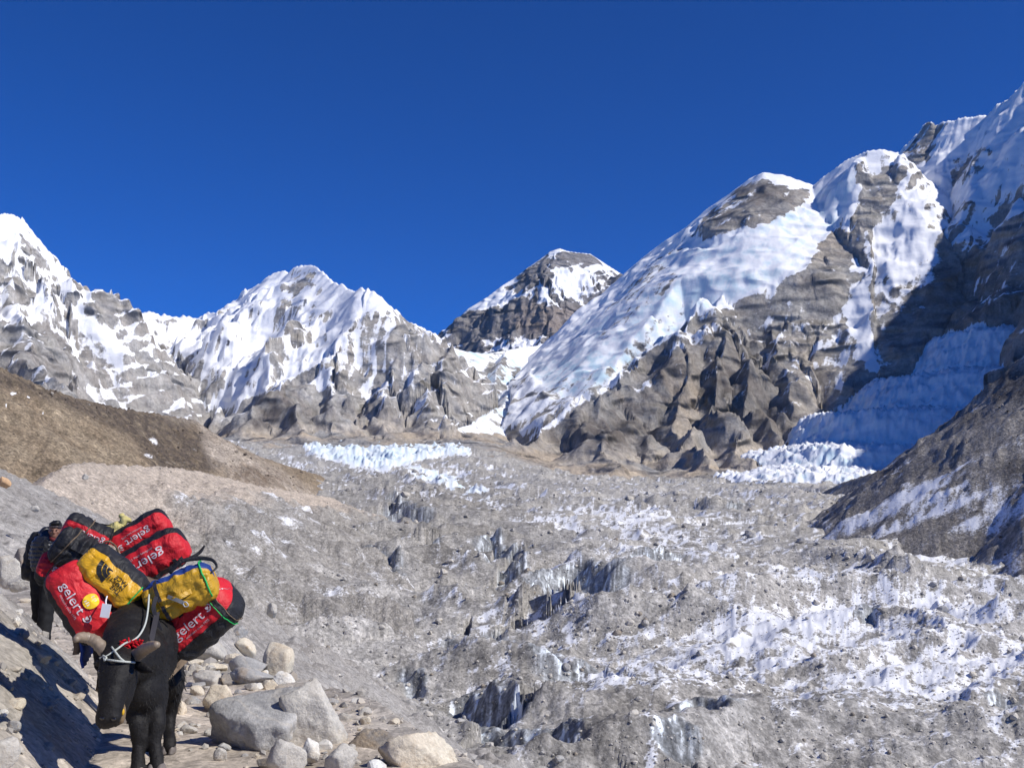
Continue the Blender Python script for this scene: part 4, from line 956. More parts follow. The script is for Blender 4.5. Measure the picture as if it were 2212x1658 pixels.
HAND = [(1722,1236,40,'pale','largest pale boulder of the pair amid the glacier rubble'),(1700,1226,30,'pale','second pale boulder just beside the largest one on the glacier'),(1745,1258,24,'pale','pale block fallen below the boulder pair on the glacier'),(1680,1232,16,'grey','grey block next to the pale boulder pair'),
 (853,1337,22,'pale','rounded white boulder beside a dark ice cliff'),(960,1240,22,'pale','white boulder on the ridge left of the bright ice cliff'),(1538,1285,20,'pale','whitish boulder left of the snow slope in mid glacier'),(838,1548,26,'pale','pale angular boulder on debris above the cream trail boulder'),(832,1532,20,'pale','pale cone boulder just above the angular one'),(975,1562,20,'pale','flat pale boulder at the foot of a snow bank'),
 (1396,1340,18,'grey','grey boulder on the snow in mid glacier'),(2190,1180+180,24,'grey','grey boulder near the picture edge in mid glacier'),(2040,1390,26,'grey','large grey rock on the snow patch below the gravel ridge'),(1370,1660-20,26,'pale','pale boulder at the bottom edge on the glacier'),(2080,1150+130,18,'brown','dark boulder standing on the snow below the moraine slope')]
for i, (uu, vv, spx, nm, lab) in enumerate(HAND):
    q = zg_ray(uu, vv)
    zz = float(glacier_z(np.array([q[0]]), np.array([q[1]]))[0])
    gboulder((q[0], q[1], zz), spx * q[1] / FPX, nm, i, r, lab)
u, v, P = glacier_spots(900, r, 1030, 1664)
spx = 5.0 + 3.2 * r.pareto(2.2, len(P)); spx = np.minimum(spx, 22)
order = np.argsort(-spx)[:240]
SNOWY = lambda p: GLS[int(np.clip(np.searchsorted(ys, p[1]), 0, len(ys) - 1)), int(np.clip((p[0] / p[1] * FPX * CP + 1106 - us[0]) / (us[1] - us[0]), 0, len(us) - 1))] > .5
def spot_words(uu, vv):
    side = 'hillside side' if uu < 750 else 'left of mid valley' if uu < 1100 else 'in mid valley' if uu < 1450 else 'right of mid valley' if uu < 1850 else 'moraine slope side'
    far = 'far up glacier' if vv < 1130 else 'halfway up glacier' if vv < 1290 else 'lower glacier' if vv < 1480 else 'glacier at picture bottom'
    return far + ' ' + side
for k in order:
    nm = ('pale', 'pale', 'pale', 'grey', 'grey', 'brown')[r.randint(6)]
    big = 'large' if spx[k] > 11 else 'medium' if spx[k] > 7.5 else 'small'
    lab = big + ' ' + {'pale': 'pale', 'grey': 'mid grey', 'brown': 'dark brown'}[nm] + ' boulder on ' + ('snow' if SNOWY(P[k]) else 'debris') + ', ' + spot_words(u[k], v[k])
    gboulder(P[k], spx[k] * P[k, 1] / FPX, nm, r.randint(12), r, lab, 'boulders scattered on the glacier')
print('TRIS so far', sum(len(p.vertices) - 2 for me in bpy.data.meshes for p in me.polygons) if False else sum(len(me.loops) - 2 * len(me.polygons) for me in bpy.data.meshes))
# ================================================================ yaks
def Z1(x, y, d): return W(.35057 * x, 1076.6 + .35057 * y, d)      # a spot in the enlarged lower left corner
def simple_mat(name, col, rough=.6, spec=.4, nscale=0, nvar=.2, bump=0, bdist=.004, sheen=0.0, vec='Object'):
    m = bpy.data.materials.new(name); nt, b = nodes_of(m); L = nt.links.new
    b.inputs['Base Color'].default_value = (*col, 1); b.inputs['Roughness'].default_value = rough; b.inputs['Specular IOR Level'].default_value = spec
    if sheen: b.inputs['Sheen Weight'].default_value = sheen
    if nscale:
        tc = N(nt, 'ShaderNodeTexCoord'); n = N(nt, 'ShaderNodeTexNoise', Scale=nscale, Detail=6.0, Roughness=.65); L(tc.outputs[vec], n.inputs['Vector'])
        mr = N(nt, 'ShaderNodeMapRange'); mr.inputs['From Min'].default_value = .3; mr.inputs['From Max'].default_value = .7; mr.inputs['To Min'].default_value = 1 - nvar; mr.inputs['To Max'].default_value = 1 + nvar
        L(n.outputs['Fac'], mr.inputs['Value'])
        v = N(nt, 'ShaderNodeVectorMath', operation='SCALE'); v.inputs[0].default_value = col; L(mr.outputs[0], v.inputs['Scale']); L(v.outputs[0], b.inputs['Base Color'])
        if bump:
            bp = N(nt, 'ShaderNodeBump', Strength=bump, Distance=bdist); L(n.outputs['Fac'], bp.inputs['Height']); L(bp.outputs['Normal'], b.inputs['Normal'])
    return m
M_FUR = simple_mat('black_fur', (.010, .0088, .0082), .62, .28, 70, .45, .9, .006)
M_FURP = simple_mat('pale_fur', (.42, .37, .30), .75, .2, 50, .3, .8, .008)
M_FURD = simple_mat('dark_brown_fur', (.045, .035, .028), .7, .2, 50, .3, .7, .006)
M_HORN = simple_mat('horn', (.26, .20, .14), .45, .5, 18, .35, .3, .003)
M_HOOF = simple_mat('hoof', (.16, .14, .125), .6, .3, 30, .25)
M_ROPE = simple_mat('pale_rope', (.50, .52, .46), .8, .2, 120, .3, .8, .003)
M_RED = simple_mat('red_wool', (.50, .012, .02), .85, .1, 90, .3, .8, .004)
M_STRAP = simple_mat('dark_webbing', (.045, .042, .048), .7, .3, 140, .25, .5, .002)
M_BLUE = simple_mat('blue_cloth', (.025, .06, .28), .75, .2, 35, .25, .5, .004)
M_LEATHER = simple_mat('worn_leather', (.16, .115, .075), .8, .25, 28, .45, .7, .006)
M_EYE = simple_mat('eye', (.01, .008, .006), .08, .8)
M_MARK = simple_mat('white_hair', (.62, .57, .48), .8, .2)
M_TAN = simple_mat('tan_hair', (.20, .14, .08), .75, .2, 50, .3)
M_YEL = simple_mat('yellow_paint', (.62, .36, .02), .6, .3)

def sphere_pile(spheres, sub=3):
    V0, F0 = ICO[sub]; Vs = []; Fs = []; k = 0
    for p, r in spheres:
        Vs.append(V0 * np.array(r) + np.array(p)); Fs.append(F0 + k); k += len(V0)
    return np.concatenate(Vs), np.concatenate(Fs)
def chain(pts):
    """points (Vector, radius or (rx,ry,rz)) -> overlapping balls along the bone"""
    out = []
    tri = lambda r: np.array(r if hasattr(r, '__len__') else (r, r, r), float)
    for (p0, r0), (p1, r1) in zip(pts[:-1], pts[1:]):
        r0, r1 = tri(r0), tri(r1); p0, p1 = np.array(p0), np.array(p1)
        n = max(2, int(np.linalg.norm(p1 - p0) / (min(r0.min(), r1.min()) * .35)) + 1)
        for i in range(n + 1):
            t = i / n; out.append((p0 + (p1 - p0) * t, r0 + (r1 - r0) * t))
    return out
def fuse(name, spheres, voxel, smooth_it, mat, parent=None, base=Vector((0, 0, 0)), disp=None, sub=3):
    """one continuous skin round a pile of balls"""
    V, F = sphere_pile(spheres, sub)
    tmp = bpy.data.objects.new('tmp', fast_mesh('tmp', V - np.array(base), F)); COL.objects.link(tmp)
    md = tmp.modifiers.new('r', 'REMESH'); md.mode = 'VOXEL'; md.voxel_size = voxel; md.use_smooth_shade = True
    sm = tmp.modifiers.new('s', 'SMOOTH'); sm.iterations = smooth_it; sm.factor = .5
    dg = bpy.context.evaluated_depsgraph_get()
    me = bpy.data.meshes.new_from_object(tmp.evaluated_get(dg)); me.name = name
    old = tmp.data
    bpy.data.objects.remove(tmp); bpy.data.meshes.remove(old)
    me.materials.clear(); me.materials.append(mat)
    n = len(me.vertices); co = np.zeros(n * 3, np.float32); me.vertices.foreach_get('co', co); co = co.reshape(-1, 3)
    if disp is not None:
        no = np.zeros(n * 3, np.float32); me.vertices.foreach_get('normal', no); no = no.reshape(-1, 3)
        co = disp(co.astype(float), no); me.vertices.foreach_set('co', co.astype(np.float32).ravel()); me.update()
    me.polygons.foreach_set('use_smooth', np.ones(len(me.polygons), bool))
    o = link(name, me, None, parent)
    return o
def smooth_path(pts, n=8):
    """Catmull-Rom through the points"""
    P = [np.array(p, float) for p in pts]; P = [2 * P[0] - P[1]] + P + [2 * P[-1] - P[-2]]; out = []
    for i in range(1, len(P) - 2):
        for k in range(n):
            t = k / n; a, b_, c, d = P[i - 1], P[i], P[i + 1], P[i + 2]
            out.append(.5 * (2 * b_ + (c - a) * t + (2 * a - 5 * b_ + 4 * c - d) * t * t + (3 * b_ - a - 3 * c + d) * t ** 3))
    out.append(P[-2]); return np.array(out)
def tube(name, pts, rad, mat, parent=None, base=Vector((0, 0, 0)), seg=8, n=6, flat=1.0, up=(0, 0, 1), cap=True):
    C = smooth_path(pts, n) if n > 1 else np.array([np.array(p, float) for p in pts])
    m = len(C); T = np.gradient(C, axis=0); T /= np.linalg.norm(T, axis=1)[:, None] + 1e-9
    rr = np.interp(np.linspace(0, 1, m), np.linspace(0, 1, len(rad)), rad) if hasattr(rad, '__len__') else np.full(m, rad)
    A = np.cross(T, np.array(up, float)); A /= np.linalg.norm(A, axis=1)[:, None] + 1e-9; B = np.cross(T, A)
    th = np.linspace(0, 2 * np.pi, seg, endpoint=False)
    V = C[:, None, :] + rr[:, None, None] * (np.cos(th)[None, :, None] * A[:, None, :] + flat * np.sin(th)[None, :, None] * B[:, None, :])
    V = V.reshape(-1, 3); F = []
    for i in range(m - 1):
        for j in range(seg):
            F.append((i * seg + j, i * seg + (j + 1) % seg, (i + 1) * seg + (j + 1) % seg, (i + 1) * seg + j))
    Fq = np.array(F)
    V = np.concatenate([V, C[:1], C[-1:]]); k0, k1 = len(V) - 2, len(V) - 1
    capf = [(k0, (j + 1) % seg, j, j) for j in range(seg)] + [(k1, (m - 1) * seg + j, (m - 1) * seg + (j + 1) % seg, (m - 1) * seg + (j + 1) % seg) for j in range(seg)]
    me = bpy.data.meshes.new(name); me.from_pydata((V - np.array(base)).tolist(), [], Fq.tolist() + [f[:3] for f in capf]); me.update()
    me.polygons.foreach_set('use_smooth', np.ones(len(me.polygons), bool))
    return link(name, me, mat, parent)
def ribbon(name, pts, width, thick, mat, parent=None, base=Vector((0, 0, 0)), normal=(0, -1, 0), n=6):
    """a webbing strap lying along the points, its flat side towards normal"""
    C = smooth_path(pts, n); m = len(C); T = np.gradient(C, axis=0); T /= np.linalg.norm(T, axis=1)[:, None] + 1e-9
    Nn = np.array(normal, float); Nn = np.broadcast_to(Nn, C.shape) if Nn.ndim == 1 else Nn
    S = np.cross(T, Nn); S /= np.linalg.norm(S, axis=1)[:, None] + 1e-9; U = np.cross(S, T)
    q = [(-.5, -.5), (.5, -.5), (.5, .5), (-.5, .5)]
    V = np.concatenate([[c + s * width * a + u_ * thick * b_ for a, b_ in q] for c, s, u_ in zip(C, S, U)])
    F = [(i * 4 + j, i * 4 + (j + 1) % 4, (i + 1) * 4 + (j + 1) % 4, (i + 1) * 4 + j) for i in range(m - 1) for j in range(4)] + [(3, 2, 1, 0), ((m - 1) * 4, (m - 1) * 4 + 1, (m - 1) * 4 + 2, (m - 1) * 4 + 3)]
    me = bpy.data.meshes.new(name); me.from_pydata((V - np.array(base)).tolist(), [], F); me.update()
    return link(name, me, mat, parent)
def fur_tufts(name, body, count, length, mat, parent, seed, droop=.7, mask=None, width=.004):
    """short hairs standing off the coat"""
    r = np.random.RandomState(seed); me = body.data; n = len(me.polygons)
    cen = np.zeros(n * 3, np.float32); me.polygons.foreach_get('center', cen); cen = cen.reshape(-1, 3)
    nor = np.zeros(n * 3, np.float32); me.polygons.foreach_get('normal', nor); nor = nor.reshape(-1, 3)
    w = np.ones(n) if mask is None else mask(cen); w = w / w.sum()
    k = r.choice(n, count, p=w); c = cen[k] + r.normal(0, .004, (count, 3)); d = nor[k] + np.array((0, 0, -droop)) + r.normal(0, .25, (count, 3)); d /= np.linalg.norm(d, axis=1)[:, None]
    d[:, 2] -= 0
    L = length * r.uniform(.5, 1.3, (count, 1)); s = np.cross(d, nor[k] + r.normal(0, .5, (count, 3))); s /= np.linalg.norm(s, axis=1)[:, None] + 1e-9
    V = np.stack([c - nor[k] * .004 + s * width, c - nor[k] * .004 - s * width, c + d * L], 1).reshape(-1, 3)
    F = np.arange(count * 3).reshape(-1, 3)
    o = link(name, fast_mesh(name, V, F), mat, parent); o['kind'] = 'stuff'
    return o

def hoof(name, p, r, mat, parent, base):
    """cloven hoof: two toes on the ground"""
    V, F = ICO[3]; out = []; k = 0; Fs = []
    for s in (-1, 1):
        Q = V * np.array((r * .52, r * 1.0, r * .95)); Q[:, 2] = np.maximum(Q[:, 2], -r * .45); Q[:, 1] -= np.clip(-Q[:, 2], 0, None) * .5
        out.append(Q + np.array((p.x + s * r * .5, p.y, p.z + r * .45)) - np.array(base)); Fs.append(F + k); k += len(V)
    return link(name, fast_mesh(name, np.concatenate(out), np.concatenate(Fs)), mat, parent)

# ---- the black yak in front
yak = bpy.data.objects.new('yak', None); COL.objects.link(yak)
bz = trail_z(-2.45, 7.4); yak.location = (-2.45, 7.4, bz); YB = Vector(yak.location)
tag(yak, 'black yak with red collar walking down the trail under a load of bags', 'yak')
ax = Vector((-.30, .95, 0)).normalized()
def gz(p, r): return Vector((p.x, p.y, trail_z(p.x, p.y) + r))
hum_ = Z1(825, 690, 7.78); nb_ = Z1(865, 840, 7.62); ch = Z1(890, 1010, 7.5); br = Z1(905, 1170, 7.4)
body = []
body += chain([(hum_, (.125, .17, .13)), (nb_, (.17, .22, .20)), (ch, (.165, .25, .23)), (br, (.125, .19, .16))])
b0 = ch + Vector((0, .12, .06))
body += chain([(b0, (.18, .25, .26)), (b0 + ax * .35 + Vector((0, 0, .02)), (.215, .25, .28)), (b0 + ax * .75 + Vector((0, 0, .03)), (.22, .25, .27)), (b0 + ax * 1.05 + Vector((0, 0, .10)), (.19, .20, .22))])
# neck and head, held low
poll = Z1(738, 950, 7.06)
body += chain([(hum_ + Vector((0, -.02, -.06)), (.13, .15, .13)), (Z1(800, 800, 7.45), (.15, .17, .15)), (Z1(760, 890, 7.2), (.135, .14, .13)), (poll, (.115, .11, .10))])
body += chain([(Z1(880, 960, 7.4), (.16, .17, .18)), (Z1(800, 1010, 7.15), (.12, .13, .13)), (Z1(760, 1040, 7.02), (.10, .10, .10))])
head = [(poll, (.115, .10, .085)), (Z1(722, 1010, 6.93), (.108, .085, .08)), (Z1(712, 1080, 6.88), (.108, .088, .085)), (Z1(698, 1180, 6.83), (.088, .083, .08)), (Z1(684, 1280, 6.79), (.078, .076, .075)), (Z1(674, 1345, 6.77), (.078, .070, .055)), (Z1(670, 1378, 6.79), (.070, .062, .035))]
body += chain(head)
body += chain([(Z1(760, 1120, 6.97), .085), (Z1(738, 1240, 6.9), .066), (Z1(712, 1350, 6.85), .052)])   # cheek and jaw
for s, (x, y) in ((-1, (628, 1062)), (1, (800, 1070))): body.append((np.array(Z1(x, y, 6.875)), np.array((.035, .03, .022))))
# legs
def leg(pts, hp, hr):
    g = gz(hp, 0); c = [(p, r) for p, r in pts] + [(Vector((hp.x, hp.y + .015, g.z + hr * 1.5)), hr * .9), (Vector((hp.x, hp.y, g.z + hr * .9)), hr * .95)]
    body.extend(chain(c)); return g
fl = leg([(Z1(850, 1120, 7.42), (.085, .12, .13)), (Z1(832, 1280, 7.36), (.062, .07, .075)), (Z1(846, 1395, 7.31), (.053, .057, .06)), (Z1(850, 1500, 7.31), .040)], Z1(843, 1640, 7.27), .048)
fr = leg([(Z1(955, 1130, 7.48), (.085, .12, .14)), (Z1(966, 1280, 7.42), (.066, .075, .08)), (Z1(968, 1400, 7.36), (.056, .06, .062)), (Z1(955, 1500, 7.34), .043)], Z1(966, 1640, 7.3), .052)
hr_ = leg([(b0 + ax * .85 + Vector((.11, -.02, -.05)), (.12, .18, .22)), (Z1(1062, 1130, 8.2), (.085, .11, .12)), (Z1(1045, 1300, 8.32), (.058, .066, .07)), (Z1(1040, 1430, 8.24), .042)], Z1(1040, 1560, 8.12), .052)
hl_ = leg([(b0 + ax * .95 + Vector((-.13, 0, -.05)), (.12, .18, .22)), (Z1(940, 1130, 8.6), (.075, .11, .12)), (Z1(930, 1270, 8.85), (.046, .064, .07)), (Z1(925, 1350, 8.8), .036)], Z1(925, 1410, 8.75), .042)
def yak_disp(co, no):
    f = noise3(co * 1.0, 9.0, 61) * .010 + noise3(co, 26.0, 67) * .005
    return co + no * f[:, None]
yb = fuse('body', body, .017, 4, M_FUR, yak, YB, yak_disp)
fur_tufts('coat', yb, 11000, .017, M_FUR, yak, 4, droop=1.8, mask=lambda c: np.where((c[:, 1] < -.28) & (c[:, 2] < .62), .05, 1.0), width=.002)
fur_tufts('belly_fringe', yb, 900, .055, M_FUR, yak, 5, droop=2.2, mask=lambda c: ((c[:, 2] > .32) & (c[:, 2] < .62) & (c[:, 1] > .12)).astype(float) + 1e-9)
for g, r_ in ((fl, .055), (fr, .06), (hr_, .05), (hl_, .048)): hoof('hoof', g, r_, M_HOOF, yak, YB)
# horns, ears, eyes, nostrils
hL = tube('horn', [Z1(690, 965, 7.02), Z1(640, 930, 7.02), Z1(590, 880, 7.03), Z1(535, 856, 7.02), Z1(490, 853, 6.97), Z1(466, 868, 6.90)], [.044, .042, .038, .034, .030, .018], M_HORN, yak, YB, seg=14)
hR = tube('horn', [Z1(790, 985, 7.02), Z1(845, 960, 6.99), Z1(895, 925, 6.92), Z1(940, 905, 6.84), Z1(970, 898, 6.78)], [.044, .041, .037, .031, .019], M_HORN, yak, YB, seg=14)
for h in (hL, hR):                                   # growth rings
    me = h.data; n = len(me.vertices); k = np.arange(n) // 14
    co = np.zeros(n * 3, np.float32); me.vertices.foreach_get('co', co); co = co.reshape(-1, 3); no = np.zeros(n * 3, np.float32); me.vertices.foreach_get('normal', no)
    co += no.reshape(-1, 3) * (.0022 * np.where(k % 3 == 0, 1, -.4))[:, None] * (k < k.max() * .7)[:, None]; me.vertices.foreach_set('co', co.ravel())
def leaf_ear(a, b_, w, t, base):
    sp = []
    for i in range(9):
        q = i / 8; ww = w * math.sin(math.pi * (.12 + .86 * q)) ** .8
        sp.append((np.array(a.lerp(b_, q)), np.array((max(ww * .6, .012), t, max(ww, .012)))))
    return sp
fuse('ear', leaf_ear(Z1(825, 1020, 6.98), Z1(938, 1062, 6.93), .036, .016, YB), .008, 2, M_FUR, yak, YB)
fuse('ear', leaf_ear(Z1(640, 1005, 7.0), Z1(585, 1015, 7.06), .028, .014, YB), .008, 2, M_FUR, yak, YB)
def ball(name, p, r, mat, parent, base, sub=3):
    V, F = ICO[sub]; rr = np.array(r if hasattr(r, '__len__') else (r, r, r))
    return link(name, fast_mesh(name, V * rr + np.array(p) - np.array(base), F), mat, parent)
ball('eye', Z1(618, 1066, 6.855), .014, M_EYE, yak, YB); ball('eye', Z1(806, 1078, 6.86), .014, M_EYE, yak, YB)
ball('nostril', Z1(630, 1352, 6.708), (.016, .01, .011), M_EYE, yak, YB); ball('nostril', Z1(700, 1356, 6.712), (.016, .01, .011), M_EYE, yak, YB)
ball('forehead_patch', Z1(728, 1030, 6.852), (.018, .012, .020), M_MARK, yak, YB)
ball('muzzle_patch', Z1(748, 1320, 6.83), (.026, .03, .065), M_TAN, yak, YB); ball('muzzle_mark', Z1(757, 1312, 6.80), (.010, .012, .020), M_YEL, yak, YB)
# red wool collar over the poll with loose ends
collar = tube('collar', [Z1(668, 905, 7.16), Z1(715, 880, 7.10), Z1(770, 884, 7.06), Z1(830, 905, 7.12), Z1(868, 945, 7.22), Z1(880, 990, 7.28)], [.022, .034, .038, .036, .028, .016], M_RED, yak, YB, seg=10)
rr_ = random.Random(4)
for k in range(16):
    x = 770 + rr_.uniform(-30, 100); y = 890 + rr_.uniform(-12, 20)
    tube('collar_tassel', [Z1(x, y, 7.05), Z1(x + rr_.uniform(-18, 22), y + rr_.uniform(-14, 16), 6.99), Z1(x + rr_.uniform(-26, 36), y + rr_.uniform(-30, 34), 6.98)], [.010, .009, .004], M_RED, collar, YB, seg=6, n=3)
# halter and lead rope
tube('lead_rope', [Z1(918, 590, 7.52), Z1(912, 680, 7.38), Z1(895, 770, 7.22), Z1(862, 835, 7.08), Z1(820, 872, 7.0), Z1(770, 890, 6.97), Z1(722, 925, 6.92), Z1(655, 970, 6.88), Z1(616, 980, 6.92)], .0062, M_ROPE, yak, YB, seg=8)
tube('halter', [Z1(616, 980, 6.93), Z1(660, 990, 6.85), Z1(715, 998, 6.815), Z1(780, 1004, 6.84), Z1(830, 1008, 6.92)], .0062, M_ROPE, yak, YB)
tube('halter', [Z1(688, 912, 6.97), Z1(712, 945, 6.86), Z1(740, 980, 6.825), Z1(765, 1000, 6.83)], .0062, M_ROPE, yak, YB)
tube('halter', [Z1(640, 975, 6.88), Z1(645, 995, 6.85), Z1(655, 978, 6.86), Z1(634, 965, 6.89)], .006, M_ROPE, yak, YB)
# harness: chest strap, saddle blanket, girth
ribbon('breast_strap', [Z1(968, 700, 7.5), Z1(950, 790, 7.36), Z1(930, 880, 7.27), Z1(905, 960, 7.22), Z1(885, 1000, 7.20)], .034, .006, M_STRAP, yak, YB, normal=(.2, -1, .1))
ribbon('breast_strap', [Z1(700, 680, 7.62), Z1(694, 790, 7.46), Z1(700, 870, 7.30), Z1(715, 930, 7.2)], .03, .006, M_STRAP, yak, YB, normal=(-.2, -1, .1))
def saddle_arc(name, dx, dy, r0, w, th, mat, a0=-80, a1=80):
    c = hum_ + ax * dy + Vector((dx, 0, -.22)); pts = []
    for a in np.linspace(a0, a1, 13):
        t = math.radians(a); pts.append(c + Vector((math.sin(t) * r0 * .86, 0, math.cos(t) * r0 * 1.05)))
    return ribbon(name, pts, w, th, mat, yak, YB, normal=(.3, -.95, 0), n=3)
cs = hum_ + ax * .30 + Vector((0, 0, -.25))
def blanket(name, r0, y0, y1, mat, amax, thick=.02, seed=1):
    V = []; F = []; na, ny = 28, 12
    for k, off in enumerate((0, thick)):
        for i in range(ny):
            for j in range(na):
                a = math.radians(-amax + 2 * amax * j / (na - 1)); d = y0 + (y1 - y0) * i / (ny - 1)
                c = hum_ + ax * d + Vector((0, 0, -.25)); wob = .012 * math.sin(j * 1.7 + seed) + .01 * math.sin(i * 2.1 + j * .6)
                V.append(c + Vector((math.sin(a) * (r0 + off + wob), 0, math.cos(a) * (r0 * 1.08 + off + wob))) - YB)
    q = lambda k, i, j: k * ny * na + i * na + j
    for i in range(ny - 1):
        for j in range(na - 1):
            F.append((q(0, i, j), q(0, i + 1, j), q(0, i + 1, j + 1), q(0, i, j + 1))); F.append((q(1, i, j), q(1, i, j + 1), q(1, i + 1, j + 1), q(1, i + 1, j)))
    for j in range(na - 1):
        F.append((q(0, 0, j), q(0, 0, j + 1), q(1, 0, j + 1), q(1, 0, j))); F.append((q(0, ny - 1, j + 1), q(0, ny - 1, j), q(1, ny - 1, j), q(1, ny - 1, j + 1)))
    me = bpy.data.meshes.new(name); me.from_pydata([v[:] for v in V], [], F); me.update(); me.polygons.foreach_set('use_smooth', np.ones(len(me.polygons), bool))
    return link(name, me, mat, yak)
blanket('saddle_blanket', .345, .06, .95, M_BLUE, 112)
blanket('saddle_pad', .375, .10, .90, M_LEATHER, 98, .045, 3)
ribbon('girth_strap', [Z1(1240, 880, 7.85), Z1(1170, 960, 7.80), Z1(1100, 1030, 7.72), Z1(1040, 1090, 7.62), Z1(1000, 1130, 7.55)], .045, .006, M_LEATHER, yak, YB, normal=(.5, -1, -.1))
tube('girth_cord', [Z1(985, 880, 7.5), Z1(1000, 950, 7.5), Z1(1030, 1010, 7.55), Z1(1015, 1080, 7.56)], .008, M_LEATHER, yak, YB)
tube('saddle_edge', [Z1(930, 620, 7.62), Z1(955, 690, 7.58), Z1(975, 790, 7.56), Z1(995, 880, 7.56), Z1(1010, 950, 7.58)], [.02, .026, .03, .03, .02], M_LEATHER, yak, YB, seg=8)

# ---- the pale humped yak behind it, nearly hidden by the two loads
yak2 = bpy.data.objects.new('yak', None); COL.objects.link(yak2)
Y2 = Vector((-3.42, 9.7, trail_z(-3.42, 9.7))); yak2.location = Y2
tag(yak2, 'second yak with pale woolly hump hidden behind the first load', 'yak')
h2 = Z1(662, 372, 9.35); o2 = Vector((h2.x, h2.y, 0))
sp = chain([(h2, (.11, .15, .11)), (h2 + Vector((0, .1, -.28)), (.20, .26, .22)), (h2 + Vector((0, .05, -.55)), (.22, .26, .24))])
c2 = h2 + Vector((0, .2, -.48))
sp += chain([(c2, (.24, .26, .30)), (c2 + ax * .5, (.29, .27, .31)), (c2 + ax * 1.05, (.25, .22, .26))])
sp += chain([(h2 + Vector((.05, -.05, -.3)), .16), (h2 + Vector((.12, -.35, -.42)), .12), (h2 + Vector((.16, -.42, -.66)), .09), (h2 + Vector((.17, -.45, -.80)), .075)])
for dx, dd in ((-.05, .0), (.17, .05), (-.12, 1.0), (.12, 1.08)):
    q = c2 + ax * dd + Vector((dx, 0, -.1)); g = Vector((q.x, q.y, trail_z(q.x, q.y)))
    sp += chain([(q, (.12, .14, .16)), (Vector((q.x, q.y + .02, g.z + .42)), .065), (Vector((q.x, q.y, g.z + .10)), .048), (Vector((q.x, q.y - .01, g.z + .06)), .05)])
    hoof('hoof', g, .056, M_HOOF, yak2, Y2)
y2b = fuse('body', sp, .02, 3, M_FURD, yak2, Y2, yak_disp)
hb = fuse('hump', chain([(h2 + Vector((0, -.01, .01)), (.118, .155, .115)), (h2 + Vector((0, .06, -.14)), (.16, .2, .14))]), .016, 3, M_FURP, yak2, Y2, yak_disp)
fur_tufts('hump_wool', hb, 2200, .035, M_FURP, yak2, 9, droop=.5)
tube('neck_rope', [Z1(590, 330, 9.2), Z1(625, 285, 9.15), Z1(665, 262, 9.15), Z1(710, 290, 9.2), Z1(735, 345, 9.25)], .008, M_LEATHER, yak2, Y2)
# ================================================================ duffel bags
def cloth_mat(name, col, rough=.55, spec=.35):
    m = bpy.data.materials.new(name); nt, b = nodes_of(m); L = nt.links.new
    tc = N(nt, 'ShaderNodeTexCoord'); n = N(nt, 'ShaderNodeTexNoise', Scale=5.0, Detail=5.0, Roughness=.6); n2 = N(nt, 'ShaderNodeTexNoise', Scale=7.0, Detail=5.0, Roughness=.55, Distortion=1.2)
    L(tc.outputs['Object'], n.inputs['Vector']); L(tc.outputs['Object'], n2.inputs['Vector'])
    mr = N(nt, 'ShaderNodeMapRange'); mr.inputs['From Min'].default_value = .3; mr.inputs['From Max'].default_value = .7; mr.inputs['To Min'].default_value = .82; mr.inputs['To Max'].default_value = 1.1; L(n.outputs['Fac'], mr.inputs['Value'])
    v = N(nt, 'ShaderNodeVectorMath', operation='SCALE'); v.inputs[0].default_value = col; L(mr.outputs[0], v.inputs['Scale']); L(v.outputs[0], b.inputs['Base Color'])
    b.inputs['Roughness'].default_value = rough; b.inputs['Specular IOR Level'].default_value = spec
    bp = N(nt, 'ShaderNodeBump', Strength=.75, Distance=.045); L(n2.outputs['Fac'], bp.inputs['Height']); L(bp.outputs['Normal'], b.inputs['Normal'])
    return m
C_RED = cloth_mat('red_canvas', (.62, .018, .026)); C_BLK = cloth_mat('black_canvas', (.018, .018, .020), .6); C_YEL = cloth_mat('yellow_tarpaulin', (.72, .38, .012), .4, .5)
C_OCH = cloth_mat('ochre_tarpaulin', (.55, .31, .018), .42, .45); C_BLU = cloth_mat('blue_nylon', (.02, .05, .22), .5)
C_WHT = simple_mat('white_print', (.66, .62, .62), .7, .3, 40, .2); C_GRY = simple_mat('grey_print', (.52, .46, .46), .6); C_INK = simple_mat('black_print', (.015, .015, .016), .5)
C_PALE = cloth_mat('pale_yellow_cloth', (.58, .50, .20), .7, .2); C_GRN = simple_mat('green_cord', (.02, .45, .10), .5); C_STK = simple_mat('yellow_sticker', (.90, .58, .02), .4); C_TAG = simple_mat('paper_tag', (.82, .82, .82), .6)
C_ORG = simple_mat('orange_reflector', (.9, .14, .05), .3)

